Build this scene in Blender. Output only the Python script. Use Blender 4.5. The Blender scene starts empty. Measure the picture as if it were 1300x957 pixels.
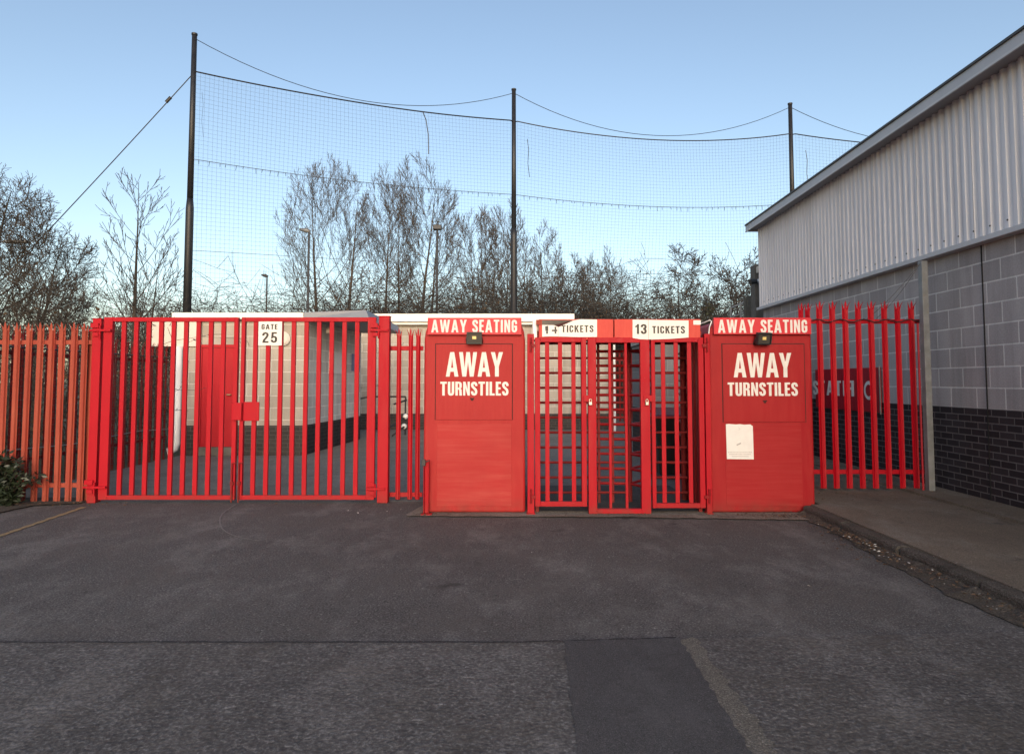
import bpy, math, random
from math import radians, sin, cos, pi, sqrt, atan2
from mathutils import Vector, Matrix
from mathutils.geometry import tessellate_polygon

random.seed(11)
scene = bpy.context.scene
COL = scene.collection

# ------------------------------------------------------------------ camera maths
FPX = 867.0
PITCH = radians(3.30)
CAMZ = 1.37
SP, CP = sin(PITCH), cos(PITCH)

def P(px, py, Y):
    """world point seen at a photo pixel, at depth Y"""
    u = (px - 650.0) / FPX
    v = (434.0 - py) / FPX
    t = Y / (CP - v * SP)
    return Vector((u * t, Y, CAMZ + t * (SP + v * CP)))

def G(px, py, z=0.0):
    """world point seen at a photo pixel, at height z"""
    u = (px - 650.0) / FPX
    v = (434.0 - py) / FPX
    t = (z - CAMZ) / (SP + v * CP)
    return Vector((u * t, t * (CP - v * SP), z))

def PX(px, Y, py=484):
    return P(px, py, Y).x

def PZ(py, Y):
    return P(650, py, Y).z

# ------------------------------------------------------------------ objects
WLOC = {}

def wloc(o):
    return WLOC.get(o.name, Vector((0, 0, 0)))

def tag(o, label=None, cat=None, group=None, kind=None):
    if label: o['label'] = label
    if cat: o['category'] = cat
    if group: o['group'] = group
    if kind: o['kind'] = kind
    return o

def thing(name, loc, label, cat, group=None):
    o = bpy.data.objects.new(name, None)
    COL.objects.link(o)
    o.location = Vector(loc)
    o.empty_display_size = 0.2
    WLOC[o.name] = Vector(loc)
    return tag(o, label, cat, group)

class MB:
    def __init__(self):
        self.v = []; self.f = []
    def add(self, vs, fs):
        b = len(self.v)
        self.v.extend([tuple(p) for p in vs])
        self.f.extend([tuple(i + b for i in f) for f in fs])
    def box(self, x0, x1, y0, y1, z0, z1):
        self.add([(x0,y0,z0),(x1,y0,z0),(x1,y1,z0),(x0,y1,z0),(x0,y0,z1),(x1,y0,z1),(x1,y1,z1),(x0,y1,z1)],
                 [(0,3,2,1),(4,5,6,7),(0,1,5,4),(1,2,6,5),(2,3,7,6),(3,0,4,7)])
        return self
    def quad(self, a, b, c, d):
        self.add([a,b,c,d], [(0,1,2,3)]); return self
    def bar(self, a, b, w, d=None, up=Vector((0,0,1))):
        """rectangular bar from a to b"""
        a = Vector(a); b = Vector(b); d = d or w
        t = (b - a).normalized()
        if abs(t.dot(up)) > .98: up = Vector((0,1,0))
        s = t.cross(up).normalized(); n = s.cross(t).normalized()
        vs = []
        for p in (a, b):
            for (i, j) in ((-1,-1),(1,-1),(1,1),(-1,1)):
                vs.append(p + s * (w/2*i) + n * (d/2*j))
        self.add(vs, [(0,3,2,1),(4,5,6,7),(0,1,5,4),(1,2,6,5),(2,3,7,6),(3,0,4,7)])
        return self
    def tube(self, pts, rad, k=8, caps=True):
        n = len(pts)
        if not hasattr(rad, '__len__'): rad = [rad] * n
        pts = [Vector(p) for p in pts]
        base = len(self.v)
        ref = None
        V = self.v; F = self.f
        for i in range(n):
            if i == 0: t = pts[1] - pts[0]
            elif i == n-1: t = pts[i] - pts[i-1]
            else: t = pts[i+1] - pts[i-1]
            if t.length < 1e-9: t = Vector((0,0,1))
            t.normalize()
            if ref is None:
                ref = Vector((1,0,0)) if abs(t.x) < .8 else Vector((0,1,0))
            a = ref - t * ref.dot(t)
            if a.length < 1e-6:
                a = t.orthogonal()
            a.normalize(); ref = a
            b = t.cross(a)
            p = pts[i]; r = rad[i]
            for j in range(k):
                an = 2*pi*j/k
                ca = r*cos(an); sa = r*sin(an)
                V.append((p.x+a.x*ca+b.x*sa, p.y+a.y*ca+b.y*sa, p.z+a.z*ca+b.z*sa))
        for i in range(n-1):
            for j in range(k):
                j2 = (j+1) % k
                F.append((base+i*k+j, base+i*k+j2, base+(i+1)*k+j2, base+(i+1)*k+j))
        if caps:
            F.append(tuple(base+j for j in range(k-1,-1,-1)))
            F.append(tuple(base+(n-1)*k+j for j in range(k)))
        return self
    def disc(self, c, r, axis, depth, k=24):
        c = Vector(c); axis = Vector(axis).normalized()
        return self.tube([c, c+axis*depth], r, k)
    def prism(self, poly, y0, y1):
        """polygon of (x,z) extruded from y0 to y1 (front y0)"""
        n = len(poly)
        vs = [(x,y0,z) for x,z in poly] + [(x,y1,z) for x,z in poly]
        fs = [tuple(range(n)), tuple(range(2*n-1,n-1,-1))]
        for i in range(n):
            j = (i+1) % n
            fs.append((j,i,i+n,j+n))
        self.add(vs, fs); return self
    def build(self, name, mat, parent=None, origin=None, bevel=0.0, smooth=False, solid=0.0):
        pw = wloc(parent) if parent else Vector((0,0,0))
        if origin is None:
            origin = pw
        origin = Vector(origin)
        me = bpy.data.meshes.new(name)
        vs = [(x-origin.x, y-origin.y, z-origin.z) for x,y,z in self.v]
        me.from_pydata(vs, [], self.f)
        me.validate()
        o = bpy.data.objects.new(name, me)
        COL.objects.link(o)
        o.location = origin - pw
        WLOC[o.name] = origin
        if parent: o.parent = parent
        if mat: me.materials.append(mat)
        if solid:
            m = o.modifiers.new('Solid', 'SOLIDIFY'); m.thickness = solid; m.offset = 0
        if bevel:
            m = o.modifiers.new('Bevel', 'BEVEL'); m.width = bevel; m.segments = 2
            m.limit_method = 'ANGLE'; m.angle_limit = radians(40)
        if smooth:
            for p in me.polygons: p.use_smooth = True
        return o

def dup(o, loc_world, parent):
    c = o.copy(); COL.objects.link(c)
    c.parent = parent
    c.location = Vector(loc_world) - wloc(parent)
    WLOC[c.name] = Vector(loc_world)
    return c

# ------------------------------------------------------------------ materials
def new_mat(name):
    m = bpy.data.materials.new(name); m.use_nodes = True
    nt = m.node_tree
    bs = nt.nodes.get('Principled BSDF')
    return m, nt, bs

def N(nt, typ, **kw):
    n = nt.nodes.new(typ)
    for k, v in kw.items(): setattr(n, k, v)
    return n

def noise(nt, vec, scale, detail=5, rough=.6, stretch=None):
    if stretch:
        mp = N(nt, 'ShaderNodeMapping'); mp.inputs['Scale'].default_value = stretch
        nt.links.new(vec, mp.inputs['Vector']); vec = mp.outputs['Vector']
    n = N(nt, 'ShaderNodeTexNoise')
    n.inputs['Scale'].default_value = scale; n.inputs['Detail'].default_value = detail
    n.inputs['Roughness'].default_value = rough
    nt.links.new(vec, n.inputs['Vector'])
    return n.outputs['Fac']

def ramp(nt, fac, stops):
    r = N(nt, 'ShaderNodeValToRGB')
    el = r.color_ramp.elements
    while len(el) > 1: el.remove(el[-1])
    el[0].position = stops[0][0]; el[0].color = col(stops[0][1])
    for p, c in stops[1:]:
        e = el.new(p); e.color = col(c)
    nt.links.new(fac, r.inputs['Fac'])
    return r.outputs['Color']

def col(c):
    if not hasattr(c, '__len__'): return (c, c, c, 1)
    return (c[0], c[1], c[2], 1)

def mix(nt, fac, a, b, blend='MIX'):
    m = N(nt, 'ShaderNodeMix', data_type='RGBA', blend_type=blend)
    if hasattr(fac, 'is_linked'): nt.links.new(fac, m.inputs[0])
    else: m.inputs[0].default_value = fac
    for s, i in ((a, 6), (b, 7)):
        if hasattr(s, 'is_linked'): nt.links.new(s, m.inputs[i])
        else: m.inputs[i].default_value = col(s)
    return m.outputs[2]

def math_n(nt, op, a, b=None, clamp=False):
    m = N(nt, 'ShaderNodeMath', operation=op); m.use_clamp = clamp
    for s, i in ((a, 0), (b, 1)):
        if s is None: continue
        if hasattr(s, 'is_linked'): nt.links.new(s, m.inputs[i])
        else: m.inputs[i].default_value = s
    return m.outputs[0]

def pos(nt):
    return N(nt, 'ShaderNodeNewGeometry').outputs['Position']

def objco(nt):
    return N(nt, 'ShaderNodeTexCoord').outputs['Object']

def sep(nt, vec):
    s = N(nt, 'ShaderNodeSeparateXYZ'); nt.links.new(vec, s.inputs[0]); return s.outputs

def bump(nt, bs, h, strength=.3, dist=.01):
    b = N(nt, 'ShaderNodeBump'); b.inputs['Strength'].default_value = strength
    b.inputs['Distance'].default_value = dist
    nt.links.new(h, b.inputs['Height']); nt.links.new(b.outputs['Normal'], bs.inputs['Normal'])

def simple(name, base, rough=.6, var=.25, scale=6, metal=0.0, spec=.5, dirt=None, bmp=0.0):
    m, nt, bs = new_mat(name)
    p = pos(nt)
    f = noise(nt, p, scale)
    lo = tuple(x*(1-var) for x in base); hi = tuple(min(1, x*(1+var)) for x in base)
    c = ramp(nt, f, [(.3, lo), (.7, hi)])
    if dirt:
        f2 = noise(nt, p, scale*2.7, 8, .7)
        k = ramp(nt, f2, [(.52, 0), (.72, 1)])
        c = mix(nt, k, c, dirt)
    nt.links.new(c, bs.inputs['Base Color'])
    r = math_n(nt, 'MULTIPLY_ADD', f, .25); nt.nodes[-1].inputs[2].default_value = rough-.12
    nt.links.new(r, bs.inputs['Roughness'])
    bs.inputs['Metallic'].default_value = metal
    bs.inputs['Specular IOR Level'].default_value = spec
    if bmp:
        bump(nt, bs, noise(nt, p, scale*12, 4), bmp, .004)
    return m

def painted(name, base, fade, rough=.45, streak=(9, 9, 1.2), amt=.55, grime=True, chips=(.28,.24,.22), chip_at=.73):
    """old gloss paint on steel: streaky fading, rust-grey chips and grime at the foot"""
    m, nt, bs = new_mat(name)
    p = pos(nt)
    f1 = noise(nt, p, 2.2, 6, .62, streak)
    f2 = noise(nt, p, 3.1, 5)
    c = mix(nt, ramp(nt, f1, [(.38, 0), (.75, amt)]), base, fade)
    c = mix(nt, ramp(nt, f2, [(.35, .0), (.75, .35)]), c, tuple(x*.72 for x in base))
    f3 = noise(nt, p, 46, 6, .75)
    c = mix(nt, ramp(nt, f3, [(chip_at, 0), (chip_at+.03, .7)]), c, chips)
    if grime:
        z = sep(nt, p)[2]
        g = math_n(nt, 'MULTIPLY', math_n(nt, 'SUBTRACT', .17, z, True), 5.0, True)
        g = math_n(nt, 'MULTIPLY', g, ramp(nt, noise(nt, p, 7, 7, .7), [(.34, 0), (.66, .8)]))
        c = mix(nt, g, c, (.11, .045, .03))
    nt.links.new(c, bs.inputs['Base Color'])
    r = ramp(nt, f1, [(.3, rough-.08), (.75, rough+.22)])
    nt.links.new(r, bs.inputs['Roughness'])
    bs.inputs['Specular IOR Level'].default_value = .22
    bump(nt, bs, noise(nt, p, 60, 3), .08, .002)
    return m

def masonry(name, axis, c1, c2, mortar, bw, rh, ms, off=(0, 0), rough=.85, bstr=.6, use_obj=False):
    m, nt, bs = new_mat(name)
    p = objco(nt) if use_obj else pos(nt)
    s = sep(nt, p)
    a = math_n(nt, 'ADD', s[axis], off[0]); z = math_n(nt, 'ADD', s[2], off[1])
    cb = N(nt, 'ShaderNodeCombineXYZ')
    nt.links.new(a, cb.inputs[0]); nt.links.new(z, cb.inputs[1])
    b = N(nt, 'ShaderNodeTexBrick')
    nt.links.new(cb.outputs[0], b.inputs['Vector'])
    b.inputs['Scale'].default_value = 1
    b.inputs['Color1'].default_value = col(c1); b.inputs['Color2'].default_value = col(c2)
    b.inputs['Mortar'].default_value = col(mortar)
    b.inputs['Brick Width'].default_value = bw; b.inputs['Row Height'].default_value = rh
    b.inputs['Mortar Size'].default_value = ms; b.inputs['Mortar Smooth'].default_value = .25
    b.inputs['Bias'].default_value = 0
    f = noise(nt, p, 60, 6, .75)
    c = mix(nt, .45, b.outputs['Color'], ramp(nt, f, [(.3, .55), (.7, 1.3)]), 'MULTIPLY')
    f2 = noise(nt, p, 1.7, 6, .65)
    c = mix(nt, .35, c, ramp(nt, f2, [(.3, .6), (.7, 1.15)]), 'MULTIPLY')
    f9 = noise(nt, p, 3.0, 6, .7, (1.6, 1.6, .12))
    c = mix(nt, .30, c, ramp(nt, f9, [(.36, .5), (.56, 1.05)]), 'MULTIPLY')
    nt.links.new(c, bs.inputs['Base Color'])
    bs.inputs['Roughness'].default_value = rough
    bs.inputs['Specular IOR Level'].default_value = .25
    h = math_n(nt, 'ADD', math_n(nt, 'MULTIPLY', b.outputs['Fac'], -1.0), math_n(nt, 'MULTIPLY', f, .35))
    bump(nt, bs, h, bstr, .006)
    return m

def asphalt(name, lo, hi, speck, stain, grain=170, scuff=0.0, warm=None, wide=.36):
    m, nt, bs = new_mat(name)
    p = pos(nt)
    f1 = noise(nt, p, grain, 3, .75)
    f2 = noise(nt, p, .55, 9, .62)
    vo = N(nt, 'ShaderNodeTexVoronoi'); vo.inputs['Scale'].default_value = grain*.62
    nt.links.new(p, vo.inputs['Vector'])
    c = ramp(nt, f1, [(.40, lo), (.56, hi), (.66, speck)])
    # single pale and dark stones in the binder
    st = ramp(nt, vo.outputs['Color'], [(.0, .55), (.45, .95), (.86, 1.15), (.97, 2.1)])
    c = mix(nt, .55, c, st, 'MULTIPLY')
    c = mix(nt, wide, c, ramp(nt, f2, [(.28, .52), (.48, 1.0), (.72, 1.55)]), 'MULTIPLY')
    f3 = noise(nt, p, 2.6, 10, .74)
    c = mix(nt, ramp(nt, f3, [(.58, 0), (.68, .8)]), c, stain)
    # oil spots
    v2 = N(nt, 'ShaderNodeTexVoronoi'); v2.inputs['Scale'].default_value = 1.15
    wv = N(nt, 'ShaderNodeVectorMath', operation='ADD'); nn_ = N(nt, 'ShaderNodeTexNoise'); nn_.inputs['Scale'].default_value = 5; nn_.inputs['Detail'].default_value = 6
    nt.links.new(p, nn_.inputs['Vector'])
    sc = N(nt, 'ShaderNodeVectorMath', operation='SCALE'); sc.inputs['Scale'].default_value = .35
    nt.links.new(nn_.outputs['Color'], sc.inputs[0]); nt.links.new(p, wv.inputs[0]); nt.links.new(sc.outputs[0], wv.inputs[1])
    nt.links.new(wv.outputs[0], v2.inputs['Vector'])
    c = mix(nt, ramp(nt, v2.outputs['Distance'], [(.03, .65), (.11, 0)]), c, tuple(x*.45 for x in lo))
    if scuff:
        f4 = noise(nt, p, 1.1, 9, .72, (2.0, 1, 1))
        k = math_n(nt, 'MULTIPLY', ramp(nt, f4, [(.49, 0), (.67, 1)]), ramp(nt, noise(nt, p, 30, 5, .8), [(.40, .15), (.62, scuff)]))
        c = mix(nt, k, c, tuple(min(.3, x*2.6) for x in hi))
        f6 = noise(nt, p, 2.3, 8, .7, (.35, 3.2, 1))
        k = math_n(nt, 'MULTIPLY', ramp(nt, f6, [(.62, 0), (.72, 1)]), ramp(nt, noise(nt, p, 44, 4, .8), [(.45, 0), (.6, scuff*.6)]))
        c = mix(nt, k, c, tuple(min(.3, x*2.2) for x in hi))
    if warm:
        f5 = noise(nt, p, 1.7, 8, .7)
        c = mix(nt, ramp(nt, f5, [(.47, 0), (.7, .55)]), c, warm)
    nt.links.new(c, bs.inputs['Base Color'])
    bs.inputs['Roughness'].default_value = .88
    bs.inputs['Specular IOR Level'].default_value = .22
    h = math_n(nt, 'ADD', math_n(nt, 'ADD', f1, math_n(nt, 'MULTIPLY', vo.outputs['Distance'], -.5)), math_n(nt, 'MULTIPLY', f3, .5))
    bump(nt, bs, h, .7, .008)
    return m

RED = (.39, .0022, .012)
M = {}
M['red'] = painted('gate_red_paint', RED, (.42, .009, .019), .5, amt=.35, chip_at=.675)
M['red_arm'] = painted('worn_rotor_red', (.30, .006, .010), (.36, .03, .03), .4)
M['red_dark'] = painted('old_and_shaded_dark_red', (.20, .012, .014), (.26, .035, .033), .6)  # aged red of the fences; on the comb bars it paints in shade
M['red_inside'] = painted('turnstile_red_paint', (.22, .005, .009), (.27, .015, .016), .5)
M['booth'] = painted('faded_booth_red', (.31, .006, .012), (.36, .032, .030), .5, (7, 7, .9), .65, chip_at=.79)
M['booth_side'] = painted('booth_side_red', (.46, .015, .017), (.5, .06, .05), .5)
M['panel_streak'] = painted('scrubbed_booth_red', (.32, .009, .014), (.385, .048, .043), .55, (.7, .7, 16), .6, chip_at=.8)
M['booth_worn'] = painted('well_faded_booth_red', (.36, .014, .017), (.41, .055, .048), .55, (7, 7, .9), .7, chip_at=.79)
M['panel_worn'] = painted('well_scrubbed_booth_red', (.38, .022, .023), (.44, .080, .070), .6, (.8, .8, 12), .75, chip_at=.8)
M['hatch_worn'] = painted('well_faded_hatch_red', (.36, .014, .017), (.41, .052, .046), .55, (9, 9, .8), .7, chip_at=.8)
M['hatch'] = painted('hatch_red', (.315, .007, .012), (.36, .032, .030), .5, (10, 10, .8), .6, chip_at=.8)
M['header_red'] = painted('sign_board_red', (.57, .030, .045), (.60, .07, .075), .4, amt=.4, grime=False, chip_at=.8)
M['fascia_red'] = painted('fascia_red', (.56, .05, .04), (.62, .12, .09), .5, amt=.7, grime=False)
M['orange'] = painted('faded_orange_paint', (.28, .043, .028), (.37, .092, .056), .62, (8, 8, .7), .85, chips=(.2, .07, .04), chip_at=.7)
M['maroon'] = painted('maroon_sign', (.34, .010, .022), (.37, .025, .04), .4, amt=.3, grime=False)
M['seal_and_shadow'] = simple('dark_seam_and_shadow', (.05, .006, .006), .8)  # hatch seams, and the modelled shadow on the torn sign
M['white_paint'] = simple('white_lettering', (.66, .63, .61), .6, .06, 20)
M['sign_white'] = simple('sign_white', (.70, .675, .66), .45, .05, 8, dirt=None)
M['black_letter'] = simple('black_lettering', (.018, .014, .014), .5, .1)
M['paper'] = simple('paper', (.70, .675, .665), .8, .05, 14)
M['paper_print'] = simple('faint_print', (.38, .36, .36), .8, .2, 40)
M['white_fascia'] = simple('white_fascia', (.84, .80, .75), .5, .06, 3, dirt=None)
M['cream_panel'] = simple('cream_panel', (.62, .56, .50), .7, .08, 4)
M['pipe_white'] = simple('white_pipe', (.76, .75, .74), .4, .06, 5)
M['black'] = simple('black_metal', (.018, .018, .020), .5, .2)
M['pole_black'] = simple('pole_black', (.014, .014, .017), .5, .3, 3)
M['net'] = simple('net_cord', (.030, .036, .045), .8, .1)
M['galv'] = simple('galvanised_steel', (.22, .23, .24), .5, .22, 9, metal=.35, dirt=(.22, .2, .19))
M['steel'] = simple('steel', (.42, .40, .37), .35, .2, 30, metal=.8)
M['brass'] = simple('brass', (.50, .38, .20), .35, .2, 30, metal=.7)
M['grey_metal'] = simple('grey_flashing', (.20, .215, .25), .5, .1, 4)
M['lamp_grey'] = simple('lamp_post_grey', (.06, .06, .063), .6, .2, 3)
M['block_front'] = masonry('cream_block_front', 0, (.36, .315, .27), (.46, .405, .35), (.60, .55, .50), .44, .222, .009, (.1, .01))
M['block_side'] = masonry('pale_block_side', 1, (.56, .53, .51), (.68, .65, .62), (.82, .79, .75), .44, .222, .011, (.2, .01))
M['brick_front'] = masonry('dark_brick_front', 0, (.040, .034, .033), (.062, .054, .050), (.10, .09, .085), .225, .075, .006)
M['brick_side'] = masonry('dark_brick_side', 1, (.022, .019, .022), (.036, .032, .034), (.06, .055, .06), .225, .075, .006)
M['wall_block'] = masonry('grey_block', 1, (.335, .300, .302), (.43, .39, .392), (.66, .62, .61), .45, .225, .009, (.16, .05), use_obj=True)
M['wall_brick'] = masonry('engineering_brick', 1, (.022, .015, .018), (.044, .032, .036), (.135, .115, .115), .225, .075, .007, (.05, .05), use_obj=True)
def clad_mat():
    m, nt, bs = new_mat('cladding_grey')
    p = objco(nt); y = sep(nt, p)[1]
    wn = N(nt, 'ShaderNodeTexWhiteNoise', noise_dimensions='1D')
    nt.links.new(math_n(nt, 'FLOOR', math_n(nt, 'DIVIDE', y, 1.04)), wn.inputs['W'])
    c = ramp(nt, wn.outputs['Value'], [(0, (.66,.645,.68)), (1, (.76,.74,.77))])
    f = noise(nt, p, 2.4, 7, .7, (1, 5, .22))
    c = mix(nt, .4, c, ramp(nt, f, [(.35, .72), (.62, 1.06)]), 'MULTIPLY')
    fr = math_n(nt, 'FRACT', math_n(nt, 'DIVIDE', y, 1.04))
    c = mix(nt, math_n(nt, 'LESS_THAN', fr, .007), c, (.22, .21, .22))
    nt.links.new(c, bs.inputs['Base Color']); bs.inputs['Roughness'].default_value = .5
    bs.inputs['Specular IOR Level'].default_value = .3
    return m
M['clad'] = clad_mat()
M['trim'] = simple('grey_trim', (.48, .475, .50), .45, .07, 3)
M['trim_pale'] = simple('pale_trim', (.56, .55, .56), .45, .06, 3)
M['soffit'] = simple('soffit_grey', (.30, .29, .30), .6, .08, 3)
M['roof_sheet'] = simple('roof_sheet', (.25, .25, .27), .6, .1, 2)
M['concrete_old'] = simple('old_concrete', (.13, .115, .10), .9, .3, 5, bmp=.4)
M['wood_grey'] = simple('grey_timber', (.12, .12, .11), .85, .3, 7, bmp=.3)
M['bin'] = simple('black_plastic', (.010, .010, .012), .5, .2, 5)
M['bin_lid'] = simple('maroon_lid', (.13, .012, .022), .45, .2, 5)
M['blue_sign'] = simple('blue_sign', (.03, .09, .27), .5, .1)
M['door_red'] = painted('door_red', (.42, .010, .018), (.47, .03, .035), .5, amt=.4)
M['bark'] = simple('bark_brown', (.065, .049, .036), .9, .4, 5)
M['bark_dark'] = simple('bark_dark', (.035, .028, .023), .9, .4, 5)
M['twig'] = simple('twig_brown', (.060, .049, .040), .9, .3, 2)
M['twig_dark'] = simple('twig_dark', (.040, .033, .028), .9, .3, 2)
M['twig_red'] = simple('twig_reddish', (.064, .048, .036), .9, .35, 1.2)
M['ivy'] = simple('ivy_leaves', (.045, .055, .022), .6, .5, 3)
M['brown_leaf'] = simple('dry_leaves', (.085, .052, .026), .8, .5, 3)
M['shrub_leaf'] = simple('shrub_leaves', (.016, .026, .012), .5, .45, 9)
M['litter'] = simple('litter_leaves', (.10, .058, .034), .85, .55, 25)
M['litter_pale'] = simple('litter_paper', (.5, .47, .44), .8, .3, 30)
M['glass'] = simple('lamp_glass', (.06, .056, .05), .15, .1)
M['led'] = simple('led_chip', (.75, .58, .22), .4, .1)
M['asphalt'] = asphalt('asphalt_forecourt', (.054, .049, .048), (.103, .096, .093), (.215, .205, .20), (.060, .055, .053), 85, .55, (.10, .088, .080))
M['asphalt_old'] = asphalt('asphalt_old_road', (.064, .058, .057), (.106, .098, .095), (.185, .175, .17), (.060, .053, .048), 60, .5, (.085, .072, .060))
M['asphalt_patch'] = asphalt('asphalt_patch', (.046, .044, .046), (.080, .077, .080), (.13, .125, .125), (.030, .028, .03), 190, .12)
M['sand_patch'] = asphalt('bare_aggregate', (.085, .075, .065), (.15, .135, .118), (.25, .23, .21), (.07, .06, .05), 120, .2)
M['asphalt_yard'] = asphalt('asphalt_yard', (.13, .118, .108), (.20, .184, .17), (.27, .255, .24), (.065, .06, .058), 120, .4, (.10, .09, .08))
M['concrete'] = asphalt('concrete_strip', (.13, .11, .09), (.22, .19, .16), (.30, .27, .24), (.045, .036, .03), 130, .3, (.09, .07, .052))
M['slab'] = asphalt('pavement_slab', (.105, .082, .062), (.175, .142, .112), (.24, .21, .18), (.030, .024, .02), 120, .3, (.085, .066, .05))
M['slab_edge'] = asphalt('kerb_concrete', (.042, .035, .030), (.085, .072, .062), (.15, .135, .12), (.018, .015, .012), 110, .2, (.04, .034, .024))
M['gutter'] = asphalt('gutter_silt', (.042, .035, .029), (.085, .072, .060), (.12, .10, .08), (.024, .019, .015), 90, .1)
M['soil'] = simple('soil', (.040, .030, .022), .95, .5, 9, bmp=.6)
M['field'] = simple('rough_ground', (.060, .062, .030), .95, .35, .4)
M['crack'] = simple('tar_seam', (.010, .009, .009), .9, .3, 40)
M['line_yellow'] = simple('worn_yellow_line', (.24, .17, .085), .8, .4, 24, dirt=(.06, .052, .046))
M['scratch'] = simple('scratch_grey', (.15, .14, .135), .9, .4, 60, dirt=(.05, .045, .045))

# ------------------------------------------------------------------ lettering
def stroke(pts, th):
    L, R = [], []
    n = len(pts)
    for i in range(n):
        p = Vector(pts[i])
        if i == 0: d0 = d1 = (Vector(pts[1]) - p).normalized()
        elif i == n-1: d0 = d1 = (p - Vector(pts[i-1])).normalized()
        else:
            d0 = (p - Vector(pts[i-1])).normalized(); d1 = (Vector(pts[i+1]) - p).normalized()
        n0 = Vector((-d0.y, d0.x)); n1 = Vector((-d1.y, d1.x))
        b = (n0 + n1)
        b = n0 if b.length < 1e-6 else b.normalized()
        k = th/2 / max(.45, b.dot(n0))
        L.append((p.x + b.x*k, p.y + b.y*k)); R.append((p.x - b.x*k, p.y - b.y*k))
    return [L + R[::-1]]

S_ = [(.36,.69),(.36,.80),(.31,.89),(.22,.92),(.13,.89),(.085,.80),(.085,.72),(.12,.63),(.22,.53),(.32,.42),(.355,.32),(.355,.20),(.31,.11),(.22,.08),(.13,.11),(.085,.20),(.085,.31)]
C_ = [(.355,.65),(.355,.80),(.31,.89),(.22,.92),(.13,.89),(.085,.80),(.085,.20),(.13,.11),(.22,.08),(.31,.11),(.355,.20),(.355,.36)]
G_ = C_[:-1] + [(.355,.46),(.21,.46)]
R_O = [(0,0),(0,1),(.26,1),(.36,.97),(.43,.89),(.44,.80),(.44,.64),(.42,.56),(.36,.50),(.42,.44),(.435,.36),(.46,0),(.285,0),(.27,.34),(.255,.40),(.22,.43),(.17,.43),(.17,0)]
R_H = [(.17,.57),(.17,.86),(.23,.86),(.265,.84),(.275,.80),(.275,.64),(.265,.59),(.23,.57)]
GLY = {
 'A': (.56, [[[(0,0),(.19,1),(.37,1),(.56,0),(.39,0),(.355,.2),(.205,.2),(.17,0)], [(.232,.36),(.328,.36),(.28,.74)]]]),
 'W': (.80, [[[(0,1),(.17,1),(.245,.36),(.32,1),(.48,1),(.555,.36),(.63,1),(.8,1),(.65,0),(.48,0),(.4,.6),(.32,0),(.15,0)]]]),
 'Y': (.54, [[[(0,1),(.18,1),(.27,.63),(.36,1),(.54,1),(.355,.4),(.355,0),(.185,0),(.185,.4)]]]),
 'T': (.44, [[[(0,1),(.44,1),(.44,.85),(.305,.85),(.305,0),(.135,0),(.135,.85),(0,.85)]]]),
 'I': (.17, [[[(0,0),(0,1),(.17,1),(.17,0)]]]),
 'E': (.36, [[[(0,0),(0,1),(.36,1),(.36,.85),(.17,.85),(.17,.59),(.33,.59),(.33,.44),(.17,.44),(.17,.15),(.36,.15),(.36,0)]]]),
 'L': (.35, [[[(0,0),(0,1),(.17,1),(.17,.15),(.35,.15),(.35,0)]]]),
 'N': (.46, [[[(0,0),(0,1),(.16,1),(.31,.45),(.31,1),(.46,1),(.46,0),(.31,0),(.15,.57),(.15,0)]]]),
 'K': (.49, [[[(0,0),(0,1),(.17,1),(.17,.62),(.3,1),(.48,1),(.31,.58),(.49,0),(.31,0),(.21,.4),(.17,.31),(.17,0)]]]),
 'R': (.46, [[R_O, R_H]]),
 'U': (.44, [[[(0,1),(.17,1),(.17,.22),(.185,.165),(.22,.145),(.255,.165),(.27,.22),(.27,1),(.44,1),(.44,.2),(.4,.07),(.33,.01),(.22,-.01),(.11,.01),(.04,.07),(0,.2)]]]),
 'S': (.44, [stroke(S_, .165)]),
 'C': (.44, [stroke(C_, .165)]),
 'G': (.44, [stroke(G_, .160)]),
 '1': (.32, [[[(.02,.80),(.02,.68),(.15,.70),(.15,0),(.31,0),(.31,1),(.18,1),(.12,.86)]]]),
 '4': (.49, [[[(.24,1),(.42,1),(.42,.37),(.49,.37),(.49,.22),(.42,.22),(.42,0),(.26,0),(.26,.22),(0,.22),(0,.36)], [(.26,.37),(.14,.37),(.26,.75)]]]),
 '3': (.44, [stroke([(.085,.70),(.085,.80),(.13,.89),(.22,.92),(.31,.89),(.355,.80),(.355,.67),(.31,.57),(.19,.535)], .165),
             stroke([(.19,.515),(.31,.475),(.355,.36),(.355,.20),(.31,.11),(.22,.08),(.13,.11),(.085,.20),(.085,.31)], .165)]),
 '2': (.46, [stroke([(.085,.67),(.085,.79),(.13,.88),(.22,.92),(.32,.88),(.365,.79),(.365,.68),(.30,.52),(.13,.24),(.11,.08),(.44,.08)], .15)]),
 '5': (.45, [stroke([(.41,.92),(.13,.92),(.105,.50),(.20,.575),(.30,.55),(.36,.45),(.36,.22),(.31,.11),(.22,.08),(.13,.11),(.085,.20),(.085,.29)], .15)]),
}

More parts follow.
